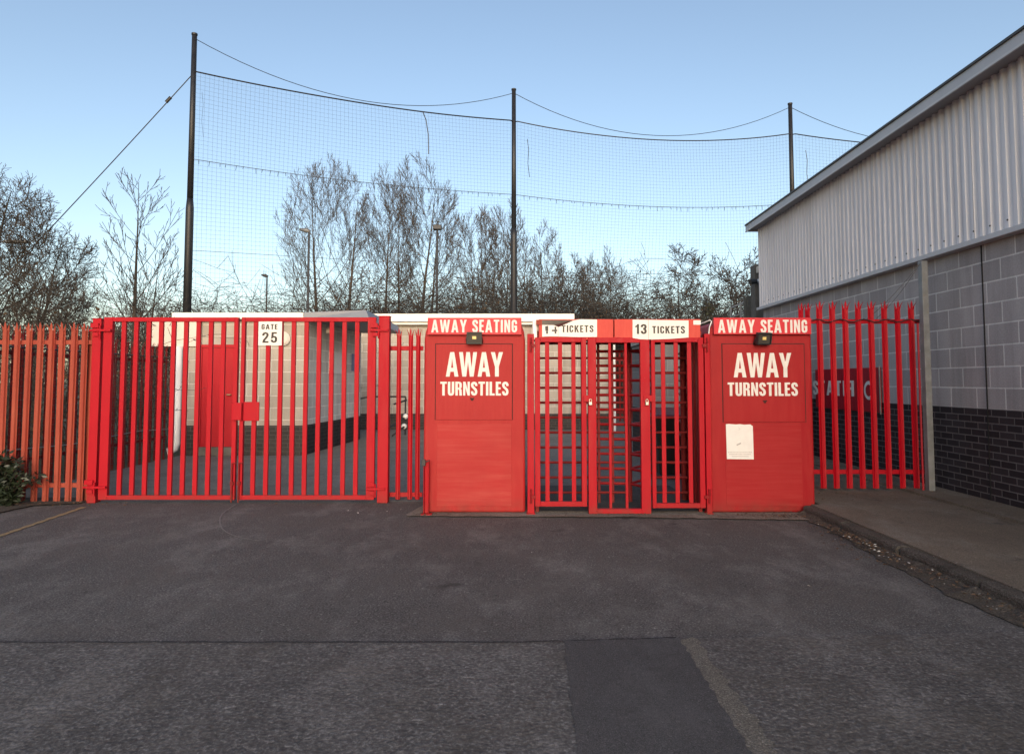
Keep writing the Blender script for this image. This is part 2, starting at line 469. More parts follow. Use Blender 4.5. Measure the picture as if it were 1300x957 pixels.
def text_mesh(mb, s, org, ux, uy, un, width, height, depth=.0025, gap=.085, space=.30, mirror=()):
    """letters from org along ux (total width), up uy (height), raised along un"""
    org = Vector(org); ux = Vector(ux); uy = Vector(uy); un = Vector(un)
    tot = 0
    for i, ch in enumerate(s):
        tot += space if ch == ' ' else GLY[ch][0]
        if i < len(s)-1: tot += gap
    k = width / tot
    x = 0
    for i, ch in enumerate(s):
        if ch == ' ':
            x += space + gap; continue
        w, shapes = GLY[ch]
        for si, loops in enumerate(shapes):
            dd = depth * (1 + .12*si)
            def tr(p, e):
                pxx = (w - p[0]) if i in mirror else p[0]
                return org + ux*((x+pxx)*k) + uy*(p[1]*height) + un*e
            flat = [p for l in loops for p in l]
            tris = tessellate_polygon([[Vector((a, b, 0)) for a, b in l] for l in loops])
            mb.add([tr(p, dd) for p in flat], [tuple(t) for t in tris])
            for l in loops:
                n = len(l)
                mb.add([tr(p, dd) for p in l] + [tr(p, 0) for p in l], [(a, (a+1) % n, (a+1) % n + n, a+n) for a in range(n)])
        x += w + gap
    return mb

UX, UZ, UF = Vector((1,0,0)), Vector((0,0,1)), Vector((0,-1,0))

def text_px(s, px0, px1, pyt, pyb, Y, name, mat, parent, **kw):
    a = P(px0, pyb, Y); b = P(px1, pyb, Y); t = P(px0, pyt, Y)
    mb = MB()
    text_mesh(mb, s, (a.x, Y, a.z), UX, UZ, UF, b.x-a.x, t.z-a.z, **kw)
    return mb.build(name, mat, parent)

# ------------------------------------------------------------------ the ground
def sheet(name, poly, z, mat, label=None):
    mb = MB()
    flat = [Vector((x, y, 0)) for x, y in poly]
    tris = tessellate_polygon([flat])
    vs = [(x, y, z) for x, y in poly]
    fs = []
    for t in tris:
        a, b, c = [flat[i] for i in t]
        fs.append(tuple(t) if (b-a).cross(c-a).z > 0 else tuple(reversed(t)))
    mb.add(vs, fs)
    o = mb.build(name, mat)
    return tag(o, kind='structure')

def ragged(a, b, n, amp, seed=0):
    rg = random.Random(seed)
    out = []
    for i in range(n+1):
        f = i/n
        out.append((a[0]+(b[0]-a[0])*f + rg.uniform(-amp, amp), a[1]+(b[1]-a[1])*f + rg.uniform(-amp, amp)))
    return out

YB = 7.175      # front of the booths
YG = 7.82       # plane of the double gate
YT = 7.13       # plane of the turnstile gates
YR = 8.05       # plane of the right palisade
YK = 12.75      # front of the block kiosk
YD = 19.5       # front of the rear block building
SLABZ = .10
KX = 2.98       # kerb face

sheet('ground', [(-300,-60),(300,-60),(300,400),(-300,400)], -.03, M['field'])
sheet('forecourt', [(-14,-14),(KX+.02,-14),(KX+.02,7.0)] + ragged((KX,7.9),(-14,7.9),40,.01,3), 0.0, M['asphalt'])
sheet('yard', ragged((-6.15,7.902),(5.1,7.902),30,.002,4) + [(5.3,26),(-6.15,26)], -.003, M['asphalt_yard'])
# older road surface across the foot of the picture
A0 = G(-500, 818); A1 = G(650, 817); A2 = G(868, 811); A3 = G(1300, 803)
edge = ragged((-9, A1.y+.01), (A1.x, A1.y), 90, .007, 5) + ragged((A1.x, A1.y), (A2.x, A2.y+.0), 20, .006, 6)[1:] + ragged((A2.x, A2.y), (KX, A3.y+.02), 30, .007, 7)[1:]
sheet('road', edge + [(KX, -14), (-9, -14)], .005, M['asphalt_old'])
mb = MB()
for i in range(len(edge)-1):
    if edge[i+1][0] > A2.x: break
    w = .005 + .006*random.random()
    mb.add([(edge[i][0], edge[i][1]-.004, .009), (edge[i+1][0], edge[i+1][1]-.004, .009), (edge[i+1][0], edge[i+1][1]+w, .009), (edge[i][0], edge[i][1]+w, .009)], [(0,1,2,3)])
tag(mb.build('road_seam', M['crack']), kind='structure')
pa = G(716, 815); pb = G(858, 812); pc = G(886, 866); pd = G(720, 866)
sheet('road_patch', ragged((pa.x, pa.y-.004), (pb.x, pb.y-.004), 16, .008, 8) + ragged((pb.x+.02, pb.y-.03), (pc.x+.03, 2.0), 60, .009, 9) + ragged((pd.x-.03, 2.0), (pa.x, pa.y-.02), 60, .007, 10), .010, M['asphalt_patch'])
pe = G(872, 810); pf = G(908, 868)
sheet('bare_strip', ragged((pb.x+.03, pb.y-.01), (pe.x+.03, pe.y-.004), 4, .004, 11) + ragged((pe.x+.05, pe.y-.03), (pf.x+.06, 1.9), 50, .018, 12) + ragged((pc.x+.02, 1.9), (pb.x+.012, pb.y-.04), 30, .004, 13), .0075, M['sand_patch'])
# concrete strip under the booths
sheet('threshold', ragged((-1.04, 7.0), (1.2, 6.95), 30, .014, 14) + ragged((1.3, 6.93), (KX+.02, 6.80), 24, .02, 34) + [(KX+.02, 7.9)] + [(.2, 8.6), (-.92, 8.6)] + ragged((-.95, 7.9), (-1.08, 7.08), 5, .015, 15), .012, M['concrete'])
sheet('turnstile_floor', [(.16,7.25),(2.05,7.25),(2.05,9.0),(.16,9.0)], .016, M['asphalt_patch'])
# pavement beside the warehouse
mb = MB()
mb.box(KX+.12, 5.6, -12, 7.16, -.02, SLABZ)
mb.box(3.19, 5.6, 7.16, 14.6, -.02, SLABZ)
tag(mb.build('pavement', M['slab']), kind='structure')
mb = MB()
yy = -12.0
rg = random.Random(3)
while yy < 7.1:
    l = min(.914, 7.12-yy)
    dx = rg.uniform(-.006, .006); dz = rg.uniform(-.006, .004)
    mb.box(KX+dx, KX+.118, yy, yy+l-.008, -.02, SLABZ+dz)
    yy += .914
tag(mb.build('kerb', M['slab_edge'], bevel=.026), kind='structure')
mb = MB(); rg = random.Random(44); yy = -12.0; prev = None
while yy < 7.1:
    w = .13 + .05*sin(yy*1.7) + rg.uniform(-.03, .03); hh = .040 + rg.uniform(-.012, .012)
    cur = [(KX-w, yy, .0065), (KX-w*.45, yy, .0065+hh*.35), (KX+.004, yy, .0065+hh)]
    if prev: mb.add(prev+cur, [(0,1,4,3),(1,2,5,4)])
    prev = cur; yy += .09
tag(mb.build('gutter_dirt', M['gutter'], smooth=True), kind='structure')
mb = MB(); mb.add([(4.42,-12,SLABZ+.028),(4.75,-12,SLABZ+.028),(5.1,13.9,SLABZ+.028),(4.58,13.9,SLABZ+.028),(4.42,-12,SLABZ),(4.58,13.9,SLABZ),(4.75,-12,SLABZ),(5.1,13.9,SLABZ)], [(0,1,2,3),(4,0,3,5),(4,6,1,0),(3,2,7,5)])
tag(mb.build('wall_footing_path', M['slab']), kind='structure')
# left verge and painted line
l0 = G(-60, 655); l1 = G(0, 652); l2 = G(40, 643); l3 = G(100, 640)
sheet('verge', [(l0.x-2, l0.y+.0), (l0.x, l0.y)] + ragged((l1.x, l1.y), (l2.x, l2.y), 8, .02, 16) + ragged((l2.x, l2.y), (l3.x, l3.y), 8, .015, 17) + [(l3.x, 8.1), (l0.x-2, 8.1)], .014, M['soil'])
a = G(106.5, 644); b = G(-40, 694)
d = (b - a).normalized(); nn = Vector((-d.y, d.x, 0))
mb = MB()
for i in range(26):
    f0 = i/26; f1 = (i+1)/26
    p0 = a.lerp(b, f0); p1 = a.lerp(b, f1)
    w0 = .028 + .008*sin(i*2.3); w1 = .028 + .008*sin((i+1)*2.3)
    mb.add([p0+nn*w0+Vector((0,0,.005)), p0-nn*w0+Vector((0,0,.005)), p1-nn*w1+Vector((0,0,.005)), p1+nn*w1+Vector((0,0,.005))], [(0,1,2,3)])
tag(mb.build('painted_line', M['line_yellow']), kind='structure')
def ribbon(mb, pts, w, z):
    pts = [Vector(p) for p in pts]
    for i in range(len(pts)-1):
        d = (pts[i+1]-pts[i]); d.z = 0; d.normalize(); n_ = Vector((-d.y, d.x, 0))*w/2
        mb.add([pts[i]+n_, pts[i]-n_, pts[i+1]-n_, pts[i+1]+n_], [(0,1,2,3)])
        for k in range(4): mb.v[-1-k] = (mb.v[-1-k][0], mb.v[-1-k][1], z)
def smooth_px(ps, n=6):
    out = []
    for i in range(len(ps)-1):
        p0 = ps[max(0,i-1)]; p1 = ps[i]; p2 = ps[i+1]; p3 = ps[min(len(ps)-1,i+2)]
        for k in range(n):
            t = k/n
            out.append(tuple(.5*((2*p1[j]) + (-p0[j]+p2[j])*t + (2*p0[j]-5*p1[j]+4*p2[j]-p3[j])*t*t + (-p0[j]+3*p1[j]-3*p2[j]+p3[j])*t**3) for j in (0,1)))
    out.append(ps[-1]); return out
mb = MB()
ribbon(mb, [G(*p) for p in smooth_px([(300,640),(283,652),(279,663),(285,674),(303,682),(330,687)])], .014, .0045)
ribbon(mb, [G(*p) for p in smooth_px([(380,693),(430,692),(480,688),(523,684)])], .008, .0045)
tag(mb.build('gate_swing_scratch', M['scratch']), kind='structure')

# ------------------------------------------------------------------ palisade pales
def pale_mb(h, w=.068):
    """W-section pale with a triple pointed, splayed head; front is -y"""
    mb = MB()
    hw = w/2; r = w*.30; q = w*.17; dp = .017
    prof = [(-hw, -.004), (-r, 0), (-q, -dp), (q, -dp), (r, 0), (hw, -.004)]
    zs = h-.105
    vs = []; fs = []
    for z in (0, zs):
        for x, y in prof: vs.append((x, y, z))
    for i in range(5): fs.append((i, i+1, i+7, i+6))
    mb.add(vs, fs)
    # middle prong
    mb.add([(-q, -dp, zs), (q, -dp, zs), (q*1.05, -dp-.004, h-.045), (0, -dp-.008, h), (-q*1.05, -dp-.004, h-.045)], [(0,1,2,3,4)])
    for s in (-1, 1):
        a = [(s*hw, -.004, zs), (s*q, -dp, zs), (s*(r*1.1), -.010, h-.07), (s*(hw+.016), -.034, h-.018), (s*(hw+.004), -.012, h-.06)]
        mb.add(a, [(0,1,2,3,4)] if s < 0 else [(4,3,2,1,0)])
    return mb

def fence_rail(x0, x1, y, z, hgt, mat, parent, dep=.035):
    mb = MB().box(x0, x1, y, y+dep, z-hgt/2, z+hgt/2)
    # nut heads on the rail face stay in the mesh
    return mb.build('rail', mat, parent, bevel=.003)

# left orange fence
pt = P(105, 408, YG); pb_ = G(100, 639)
YO = YG + .02
t = thing('palisade_fence', (-5.3, YO, 0), 'faded orange steel palisade fence with splayed pointed tops left of the gate', 'fence')
hO = PZ(408, YO) - .015
xs = [PX(4.4 + 14.38*i, YO, 520) for i in range(-7, 8)]
first = None
rg = random.Random(5)
for i, x in enumerate(xs):
    if first is None:
        first = pale_mb(hO, .074).build('pale', M['orange'], t, origin=(0,0,0), solid=.003)
        first.location = Vector((x, YO, .01)) - wloc(t)
        o = first
    else:
        o = dup(first, (x, YO, .01 + rg.uniform(-.006, .006)), t)
    o.rotation_euler = (0, rg.uniform(-.004, .004), rg.uniform(-.08, .08))
xe = PX(119, YO)
fence_rail(xs[0]-.1, xe, YO+.006, PZ(434.5, YO), .05, M['orange'], t)
fence_rail(xs[0]-.1, xe, YO+.006, PZ(616, YO), .05, M['orange'], t)
x = PX(109.5, YO)
MB().box(x-.022, x+.03, YO+.045, YO+.10, 0, PZ(420, YO)).build('fence_post', M['orange'], t, bevel=.003)

# short red palisade by the left booth
YS = YG + .10
t = thing('palisade_fence', (PX(519, YS), YS, 0), 'short red palisade of three pales between gate post and left booth', 'fence')
hS = PZ(415, YS)
for i, px in enumerate((506, 521, 530.5)):
    if i == 0:
        f3 = pale_mb(hS-.03, .052).build('pale', M['red'], t, origin=(0,0,0), solid=.003)
        f3.location = Vector((PX(px, YS, 520), YS, .02)) - wloc(t)
    else: dup(f3, (PX(px, YS, 520), YS, .02), t)
fence_rail(PX(494, YS), PX(537, YS), YS+.006, PZ(442, YS), .05, M['red'], t)
fence_rail(PX(494, YS), PX(537, YS), YS+.006, PZ(628, YS), .05, M['red'], t)

# right red palisade
t = thing('palisade_fence', (PX(1105, YR), YR, SLABZ), 'tall red palisade fence standing on the pavement beside the grey warehouse wall', 'fence')
hR = PZ(381, YR) - SLABZ - .03
rg = random.Random(9)
f4 = None
for px in (1043, 1059.5, 1076, 1092.5, 1109, 1126, 1143, 1160.5):
    x = PX(px, YR, 520)
    if f4 is None:
        f4 = pale_mb(hR, .070).build('pale', M['red'], t, origin=(0,0,0), solid=.003)
        f4.location = Vector((x, YR, SLABZ+.025)) - wloc(t); o = f4
    else: o = dup(f4, (x, YR, SLABZ+.025), t)
    o.rotation_euler = (0, 0, rg.uniform(-.06, .06))
fence_rail(PX(1030, YR), PX(1173, YR), YR+.006, PZ(408, YR), .05, M['red'], t)
fence_rail(PX(1030, YR), PX(1173, YR), YR+.006, PZ(599, YR), .05, M['red'], t)
# two pales over the booth roof
t2 = thing('palisade_fence', (PX(1021, YR+.35), YR+.35, SLABZ), 'pair of dark red pales rising behind the right booth sign', 'fence')
for px in (1016.5, 1025):
    x = PX(px, YR+.35, 400)
    if px < 1020:
        f5 = pale_mb(PZ(381, YR+.35)-.13, .066).build('pale', M['red'], t2, origin=(0,0,0), solid=.003)
        f5.location = Vector((x, YR+.35, SLABZ)) - wloc(t2)
    else: dup(f5, (x, YR+.35, SLABZ), t2)
    bpy.data.objects[f5.name].rotation_euler = (0,0,.15)
fence_rail(PX(1012, YR+.35), PX(1030, YR+.35), YR+.356, PZ(420, YR+.35), .05, M['red'], t2)

# ------------------------------------------------------------------ double gate
GZ0 = PZ(634, YG); GZ1 = PZ(403, YG)
RW = .05
def gate_post(px0, px1, ytop, label):
    x0 = PX(px0, YG, 420); x1 = PX(px1, YG, 420)
    t = thing('gate_post', ((x0+x1)/2, YG, 0), label, 'gate post', 'posts of the double gate')
    MB().box(x0, x1, YG-.035, YG+.075, 0, PZ(ytop, YG)).build('post', M['red'], t, bevel=.006)
    MB().box(x0-.004, x1+.004, YG-.039, YG+.079, PZ(ytop, YG), PZ(ytop, YG)+.006).build('post_cap', M['red'], t)
    return t, x0, x1
pl, plx0, plx1 = gate_post(119.5, 130.5, 405, 'red square gate post next to the orange palisade')
pr, prx0, prx1 = gate_post(481.5, 495, 402, 'red square gate post next to the three short pales')

def hinge(parent, xa, xb, zc):
    mb = MB()
    mb.box(xa, xb, YG-.062, YG-.037, zc-.018, zc+.006)
    mb.box(xa+.01, xa+(xb-xa)*.42, YG-.058, YG-.037, zc+.022, zc+.075)
    mb.box(xa+(xb-xa)*.15, xa+(xb-xa)*.42, YG-.058, YG-.037, zc-.075, zc-.032)
    mb.tube([((xa+xb)/2-.005, YG-.05, zc-.10), ((xa+xb)/2-.005, YG-.05, zc+.05)], .011, 10)
    mb.tube([(xa+.02, YG-.066, zc-.006), (xa+.02, YG-.06, zc-.006)], .012, 6)
    return mb.build('hinge', M['red'], parent, bevel=.002)
hinge(pl, plx0-.02, PX(142, YG), PZ(419, YG))
hinge(pl, plx0-.03, PX(138, YG, 600), PZ(617, YG))
hinge(pr, PX(470, YG), prx1-.01, PZ(419, YG))
hinge(pr, PX(468, YG), prx1-.03, PZ(619, YG))

def leaf(pxl0, pxl1, pxr0, pxr1, bars, label):
    xl0, xl1, xr0, xr1 = [PX(p, YG, 484+0) for p in (pxl0, pxl1, pxr0, pxr1)]
    t = thing('gate_leaf', ((xl0+xr1)/2, YG, GZ0), label, 'gate', 'leaves of the double gate')
    mb = MB()
    mb.box(xl0, xl1, YG-.025, YG+.025, GZ0, GZ1)
    mb.box(xr0, xr1, YG-.025, YG+.025, GZ0, GZ1)
    mb.box(xl1, xr0, YG-.024, YG+.024, GZ1-RW, GZ1-.001)
    mb.box(xl1, xr0, YG-.024, YG+.024, GZ0+.001, GZ0+RW)
    mb.build('gate_frame', M['red'], t, bevel=.004)
    b0 = None
    for i, px in enumerate(bars):
        x = PX(px, YG, 484)
        if b0 is None:
            b0 = MB().box(-.025, .025, -.016, .016, GZ0+RW+.0005, GZ1-RW-.0005)
            b0 = b0.build('bar', M['red'], t, origin=(0,0,0), bevel=.003)
            b0.location = Vector((x, YG, 0)) - wloc(t)
        else: dup(b0, (x, YG, 0), t)
    return t
lw = 1.6
gl = leaf(130.8, 142, 296.5, 302, [155.8+15.85*i for i in range(9)], 'left red barred leaf of the double gate, hung beside the orange palisade')
gr_ = leaf(306, 310.8, 466.6, 477, [323.7+16.15*i for i in range(9)], 'right red barred leaf of the double gate carrying the number 25 sign')
# lock plates, drop bolts
x0 = PX(312, YG); x1 = PX(331.5, YG)
MB().box(x0, x1, YG-.048, YG-.030, PZ(534, YG), PZ(510, YG)).build('lock_plate', M['red'], gr_, bevel=.003)
MB().box(PX(298, YG), PX(310.5, YG), YG-.075, YG-.050, PZ(533, YG), PZ(511, YG)).build('lock_box', M['red'], gl, bevel=.004)
mb = MB(); mb.tube([(PX(299, YG), YG-.045, .01), (PX(299, YG), YG-.045, .45), (PX(299, YG)+.05, YG-.05, .45)], .009, 8)
mb.box(PX(299, YG)-.02, PX(299, YG)+.02, YG-.042, YG-.024, .2, .24)
mb.build('drop_bolt', M['red_dark'], gl)
mb = MB(); mb.tube([(PX(307.5, YG), YG-.045, .01), (PX(307.5, YG), YG-.045, .45), (PX(307.5, YG)+.05, YG-.05, .45)], .009, 8)
mb.box(PX(307.5, YG)-.02, PX(307.5, YG)+.02, YG-.042, YG-.024, .2, .24)
mb.build('drop_bolt', M['red_dark'], gr_)
# GATE 25
ys = YG-.030
t = thing('gate_sign', (PX(342, ys), ys, PZ(438.5, ys)), 'small white square sign reading GATE 25 on the right gate leaf', 'sign')
MB().box(PX(327, ys), PX(357, ys), ys-.008, ys-.001, PZ(438.5, ys), PZ(408.3, ys)).build('sign_board', M['sign_white'], t, bevel=.002)
text_px('GATE', 332, 352.2, 411.6, 418.2, ys-.0085, 'lettering', M['black_letter'], t, gap=.14)
text_px('25', 332.6, 352, 421.6, 435.2, ys-.0085, 'lettering', M['black_letter'], t, gap=.12)

# ------------------------------------------------------------------ turnstile booths
def booth(pxl, pxr, hdr, body_label, sign_label, aw, tn, seat, panel, flood, keyhole, tilt, mats):
    x0 = PX(pxl, YB, 640); x1 = PX(pxr, YB, 640)
    # the pixel columns were read low down, convert with that row
    x0 = G(pxl, 652).x; x1 = G(pxr, 652.5).x
    z1 = PZ(408, YB)
    t = thing('turnstile_booth', ((x0+x1)/2, YB, 0), body_label, 'booth', 'red ticket booths')
    poly = [(x0, .012), (x1, .012), (x1, z1-.19), (x1-.012, z1-.11), (x1-.035, z1-.045), (x1-.075, z1-.008), (x1-.11, z1),
            (x0+.11, z1), (x0+.075, z1-.008), (x0+.035, z1-.045), (x0+.012, z1-.11), (x0, z1-.19)]
    MB().prism(poly, YB, YB+1.15).build('body', M[mats[0]], t, bevel=.022)
    # hatch with seam
    a = P(panel[0], panel[3], YB); b = P(panel[1], panel[2], YB)
    MB().box(a.x-.009, b.x+.009, YB-.0015, YB+.002, a.z, b.z+.009).build('hatch_seam', M['seal_and_shadow'], t)
    h = MB().box(a.x, b.x, YB-.007, YB-.001, a.z+.002, b.z).build('hatch', M[mats[2]], t, bevel=.002)
    kx, ky = keyhole
    c = P(kx, ky, YB-.007)
    mb = MB().box(c.x-.022, c.x+.022, YB-.016, YB-.0072, c.z+.004, c.z+.016)
    mb.box(c.x-.013, c.x+.013, YB-.010, YB-.0072, c.z-.014, c.z+.004)
    mb.build('keyhole_cover', M['seal_and_shadow'], h)
    # scrubbed lower panel, pressed a few millimetres proud
    e0 = P(panel[0]+2, 538, YB); e1 = P(panel[1]-1, 642, YB)
    MB().box(e0.x, e1.x, YB-.0035, YB-.0005, e1.z, e0.z).build('lower_panel', M[mats[1]], t, bevel=.003)
    text_px('AWAY', aw[0], aw[1], aw[2], aw[3], YB-.0075, 'lettering', M['white_paint'], t, gap=.03)
    text_px('TURNSTILES', tn[0], tn[1], tn[2], tn[3], YB-.0075, 'lettering', M['white_paint'], t, gap=.08)
    # floodlight on a short bracket
    fx, fy = flood
    c = P(fx, fy, YB-.10)
    sz = .062
    fl = thing('floodlight', c, None, None)
    fl.parent = t; fl.location = c - wloc(t)
    def tr(x, y, z):
        # local, tilted down and turned
        v = Matrix.Rotation(tilt[1], 3, 'Z') @ (Matrix.Rotation(tilt[0], 3, 'X') @ Vector((x, y, z)))
        return c + v
    def tbox(mb, a, b_):
        (xa, ya, za), (xb, yb, zb) = a, b_
        vs = [tr(*p) for p in ((xa,ya,za),(xb,ya,za),(xb,yb,za),(xa,yb,za),(xa,ya,zb),(xb,ya,zb),(xb,yb,zb),(xa,yb,zb))]
        mb.add(vs, [(0,3,2,1),(4,5,6,7),(0,1,5,4),(1,2,6,5),(2,3,7,6),(3,0,4,7)])
    mb = MB()
    w, hh = .078, .062
    tbox(mb, (-w, -.012, hh-.012), (w, .035, hh)); tbox(mb, (-w, -.012, -hh), (w, .035, -hh+.012))
    tbox(mb, (-w, -.012, -hh+.012), (-w+.012, .035, hh-.012)); tbox(mb, (w-.012, -.012, -hh+.012), (w, .035, hh-.012))
    tbox(mb, (-w+.012, .02, -hh+.012), (w-.012, .035, hh-.012))
    tbox(mb, (-w*.7, .035, -hh*.7), (w*.7, .055, hh*.7))
    for k in range(5): tbox(mb, (-w*.6+k*w*.3-.003, .055, -hh*.6), (-w*.6+k*w*.3+.003, .07, hh*.6))
    mb.build('housing', M['black'], fl)
    mb = MB(); tbox(mb, (-w+.013, .004, -hh+.013), (w-.013, .019, hh-.013)); mb.build('reflector', M['glass'], fl)
    mb = MB(); tbox(mb, (-.02, -.001, -.012), (.02, .0035, .018)); mb.build('led_chip', M['led'], fl)
    mb = MB()
    mb.bar(c+Vector((-w-.006, .02, 0)), (c.x-w-.006, YB+.004, c.z-.055), .006, .022)
    mb.bar(c+Vector((w+.006, .02, 0)), (c.x+w+.006, YB+.004, c.z-.055), .006, .022)
    mb.bar((c.x-w-.008, YB-.004, c.z-.055), (c.x+w+.008, YB-.004, c.z-.055), .022, .006)
    mb.build('bracket', M['black'], fl)
    # sign board on the roof edge
    yh = YB-.035
    h0 = P(hdr[0], hdr[3], yh); h1 = P(hdr[1], hdr[2], yh)
    sg = thing('booth_sign', ((h0.x+h1.x)/2, yh, h0.z), sign_label, 'sign', 'roof signs of the booths')
    MB().box(h0.x, h1.x, yh-.012, yh+.03, h0.z, h1.z).build('sign_board', M['header_red'], sg, bevel=.003)
    text_px('AWAY SEATING', seat[0], seat[1], seat[2], seat[3], yh-.0125, 'lettering', M['white_paint'], sg, gap=.11, space=.22)
    return t, x0, x1
bl, blx0, blx1 = booth(537, 667, (543, 662, 403.5, 425), 'red booth lettered AWAY TURNSTILES next to the double gate, no paper on it',
      'red AWAY SEATING sign on top of the left booth', (566, 638.5, 447, 478), (559, 645.5, 484.5, 502), (547.5, 656.5, 406, 422),
      (553, 650, 437, 533), (602, 429), (599.5, 507), (.10, .0), ('booth_worn', 'panel_worn', 'hatch_worn'))
br, brx0, brx1 = booth(903, 1037, (906, 1029, 403.5, 424.5), 'red booth lettered AWAY TURNSTILES with a white paper notice, beside the pavement',
      'red AWAY SEATING sign on top of the right booth', (931.5, 1005, 448, 479), (924, 1013, 485.5, 502.5), (911.5, 1025, 406, 422.5),
      (918.5, 1020, 437, 536), (970.5, 430), (971, 510), (.22, .18), ('booth', 'panel_streak', 'hatch'))
# paper notice
yn = YB-.0078
a = P(922.3, 583, yn); b = P(956, 538, yn)
poly = [(a.x+.004, a.z+.004), (b.x, a.z), (b.x-.003, b.z-.022), (b.x-.012, b.z-.02), (b.x-.03, b.z-.004), (b.x-.09, b.z-.008), (b.x-.14, b.z-.002), (b.x-.18, b.z-.006), (a.x+.03, b.z), (a.x, b.z-.003)]
nt_ = thing('paper_notice', ((a.x+b.x)/2, yn, a.z), 'torn white paper notice taped to the right booth', 'notice')
MB().prism(poly, yn-.0012, yn-.0002).build('sheet', M['paper'], nt_)
mb = MB()
W_, H_ = b.x-a.x, b.z-a.z
for (u0, u1, v0) in ((.06,.94,.19),(.1,.9,.135),(.2,.82,.075)):
    n_ = 16
    for k in range(n_):
        q0 = u0+(u1-u0)*k/n_
        mb.box(a.x+W_*q0, a.x+W_*(q0+(u1-u0)/n_*.72), yn-.0018, yn-.00125, a.z+H_*v0, a.z+H_*(v0+.018))
mb.bar((a.x+W_*.38, yn-.0016, a.z+H_*.40), (a.x+W_*.54, yn-.0016, a.z+H_*.46), .001, .014)
mb.tube([(a.x+W_*.46, yn-.0016, a.z+H_*.90), (a.x+W_*.52, yn-.0016, a.z+H_*.86), (a.x+W_*.47, yn-.0016, a.z+H_*.83)], .0016, 5)
mb.build('print', M['paper_print'], nt_)
# red guard post with black latch at the left booth corner
x = G(541, 654).x; y = G(541, 654).y
t = thing('guard_post', (x, y, 0), 'short red steel guard post with black latch at the left booth corner', 'post')
mb = MB(); mb.box(x-.028, x-.022, y-.025, y+.035, .012, PZ(584, y)); mb.box(x-.022, x+.028, y+.029, y+.035, .012, PZ(584, y)); mb.box(x+.022, x+.028, y-.025, y+.029, .012, PZ(584, y))
mb.build('channel', M['red'], t, bevel=.002)
mb = MB().box(x-.045, x-.008, y-.035, y+.0, PZ(591, y), PZ(583, y)); mb.tube([(x-.01, y-.02, PZ(586, y)), (x+.035, y-.02, PZ(584, y))], .006, 8)
mb.build('latch', M['black'], t, bevel=.004)
mb = MB(); mb.box(x-.05, x+.06, y-.05, y+.05, .012, .019); mb.build('foot_plate', M['red'], t)

# ------------------------------------------------------------------ turnstile enclosure
tx0 = PX(670, YT); tx1 = PX(902, YT)
t = thing('turnstile_enclosure', ((tx0+tx1)/2, YT, 0), 'red steel enclosure of the two turnstiles between the booths', 'turnstile')
zT = PZ(405.5, YT); zf = PZ(431.5, YT); zt = PZ(428.5, YT)
def xr(px): return PX(px, YT, 540)
# centre frame
fz0 = PZ(654, YT)
mb = MB()
mb.box(xr(746.5), xr(757), YT-.03, YT+.03, .012, zt)
mb.box(xr(813), xr(825), YT-.03, YT+.03, .012, zt)
mb.box(xr(757), xr(813), YT-.029, YT+.029, zt-.055, zt-.001)
mb.box(xr(757), xr(813), YT-.029, YT+.029, .014, .014+.048)
mb.build('centre_frame', M['red'], t, bevel=.004)
for px in (774.5, 795):
    MB().box(xr(px)-.014, xr(px)+.014, YT-.012, YT+.012, .0625, zt-.0555).build('bar', M['red'], t, bevel=.003)
# side posts
for px0, px1 in ((669.5, 678), (895, 901.5)):
    mb = MB(); mb.box(xr(px0), xr(px1), YT-.03, YT+.04, .012, PZ(424, YT))
    mb.box(xr(px0)-.01, xr(px1)+.01, YT-.05, YT+.06, .012, .022)
    mb.build('side_post', M['red'], t, bevel=.003)
for px0, px1 in ((680, 684.5), (888.5, 893)):
    MB().box(xr(px0), xr(px1), YT+.08, YT+.14, .012, PZ(424, YT)).build('hanging_post', M['red_inside'], t, bevel=.003)
# fascia boxes
x_mid = PX(779, YT, 415)
for (pa_, pb2) in ((684, 778.3), (779.7, 888.5)):
    MB().box(PX(pa_, YT, 415), PX(pb2, YT, 415), YT-.02, YT+.10, zf, zT).build('fascia', M['fascia_red'], t, bevel=.003)
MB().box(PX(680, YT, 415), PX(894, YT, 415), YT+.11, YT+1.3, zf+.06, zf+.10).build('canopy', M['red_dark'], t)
MB().box(PX(676, YT, 415), PX(682, YT, 415), YT+.02, YT+.08, zf, PZ(406, YT)).build('lamp_tube', M['pipe_white'], t, bevel=.01)
MB().box(PX(879.5, YT, 415), PX(889, YT, 415), YT-.026, YT-.0205, PZ(412.5, YT), PZ(407, YT)).build('pale_patch', M['sign_white'], t)
MB().box(PX(680.5, YT, 415), PX(687.5, YT, 415), YT-.026, YT-.0205, PZ(412.5, YT), PZ(406.3, YT)).build('orange_patch', M['orange'], t)
# fixed comb bars behind both leaves; shade is put into their dark red
Yc = YT + .58
zb0 = PZ(636, Yc)
pitch = .1665
zs_ = [PZ(625, Yc) + pitch*i for i in range(11)]
def comb(px0, px1, zoff, r, name, mat):
    mb = MB()
    for z in zs_:
        if z+zoff < 1.86: mb.tube([(PX(px0, Yc, 540), Yc, z+zoff), (PX(px1, Yc, 540), Yc, z+zoff)], r, 8)
    return mb.build(name, mat, t)
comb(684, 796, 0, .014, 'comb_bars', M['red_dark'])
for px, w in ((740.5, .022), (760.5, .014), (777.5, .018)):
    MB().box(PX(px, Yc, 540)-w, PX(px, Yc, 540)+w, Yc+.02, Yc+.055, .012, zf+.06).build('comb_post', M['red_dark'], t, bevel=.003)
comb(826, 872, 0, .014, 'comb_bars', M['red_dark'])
MB().box(PX(881, YT+.3, 540), PX(885.5, YT+.3, 540), YT+.3, YT+.36, .012, zf+.06).build('comb_post', M['red_inside'], t, bevel=.003)
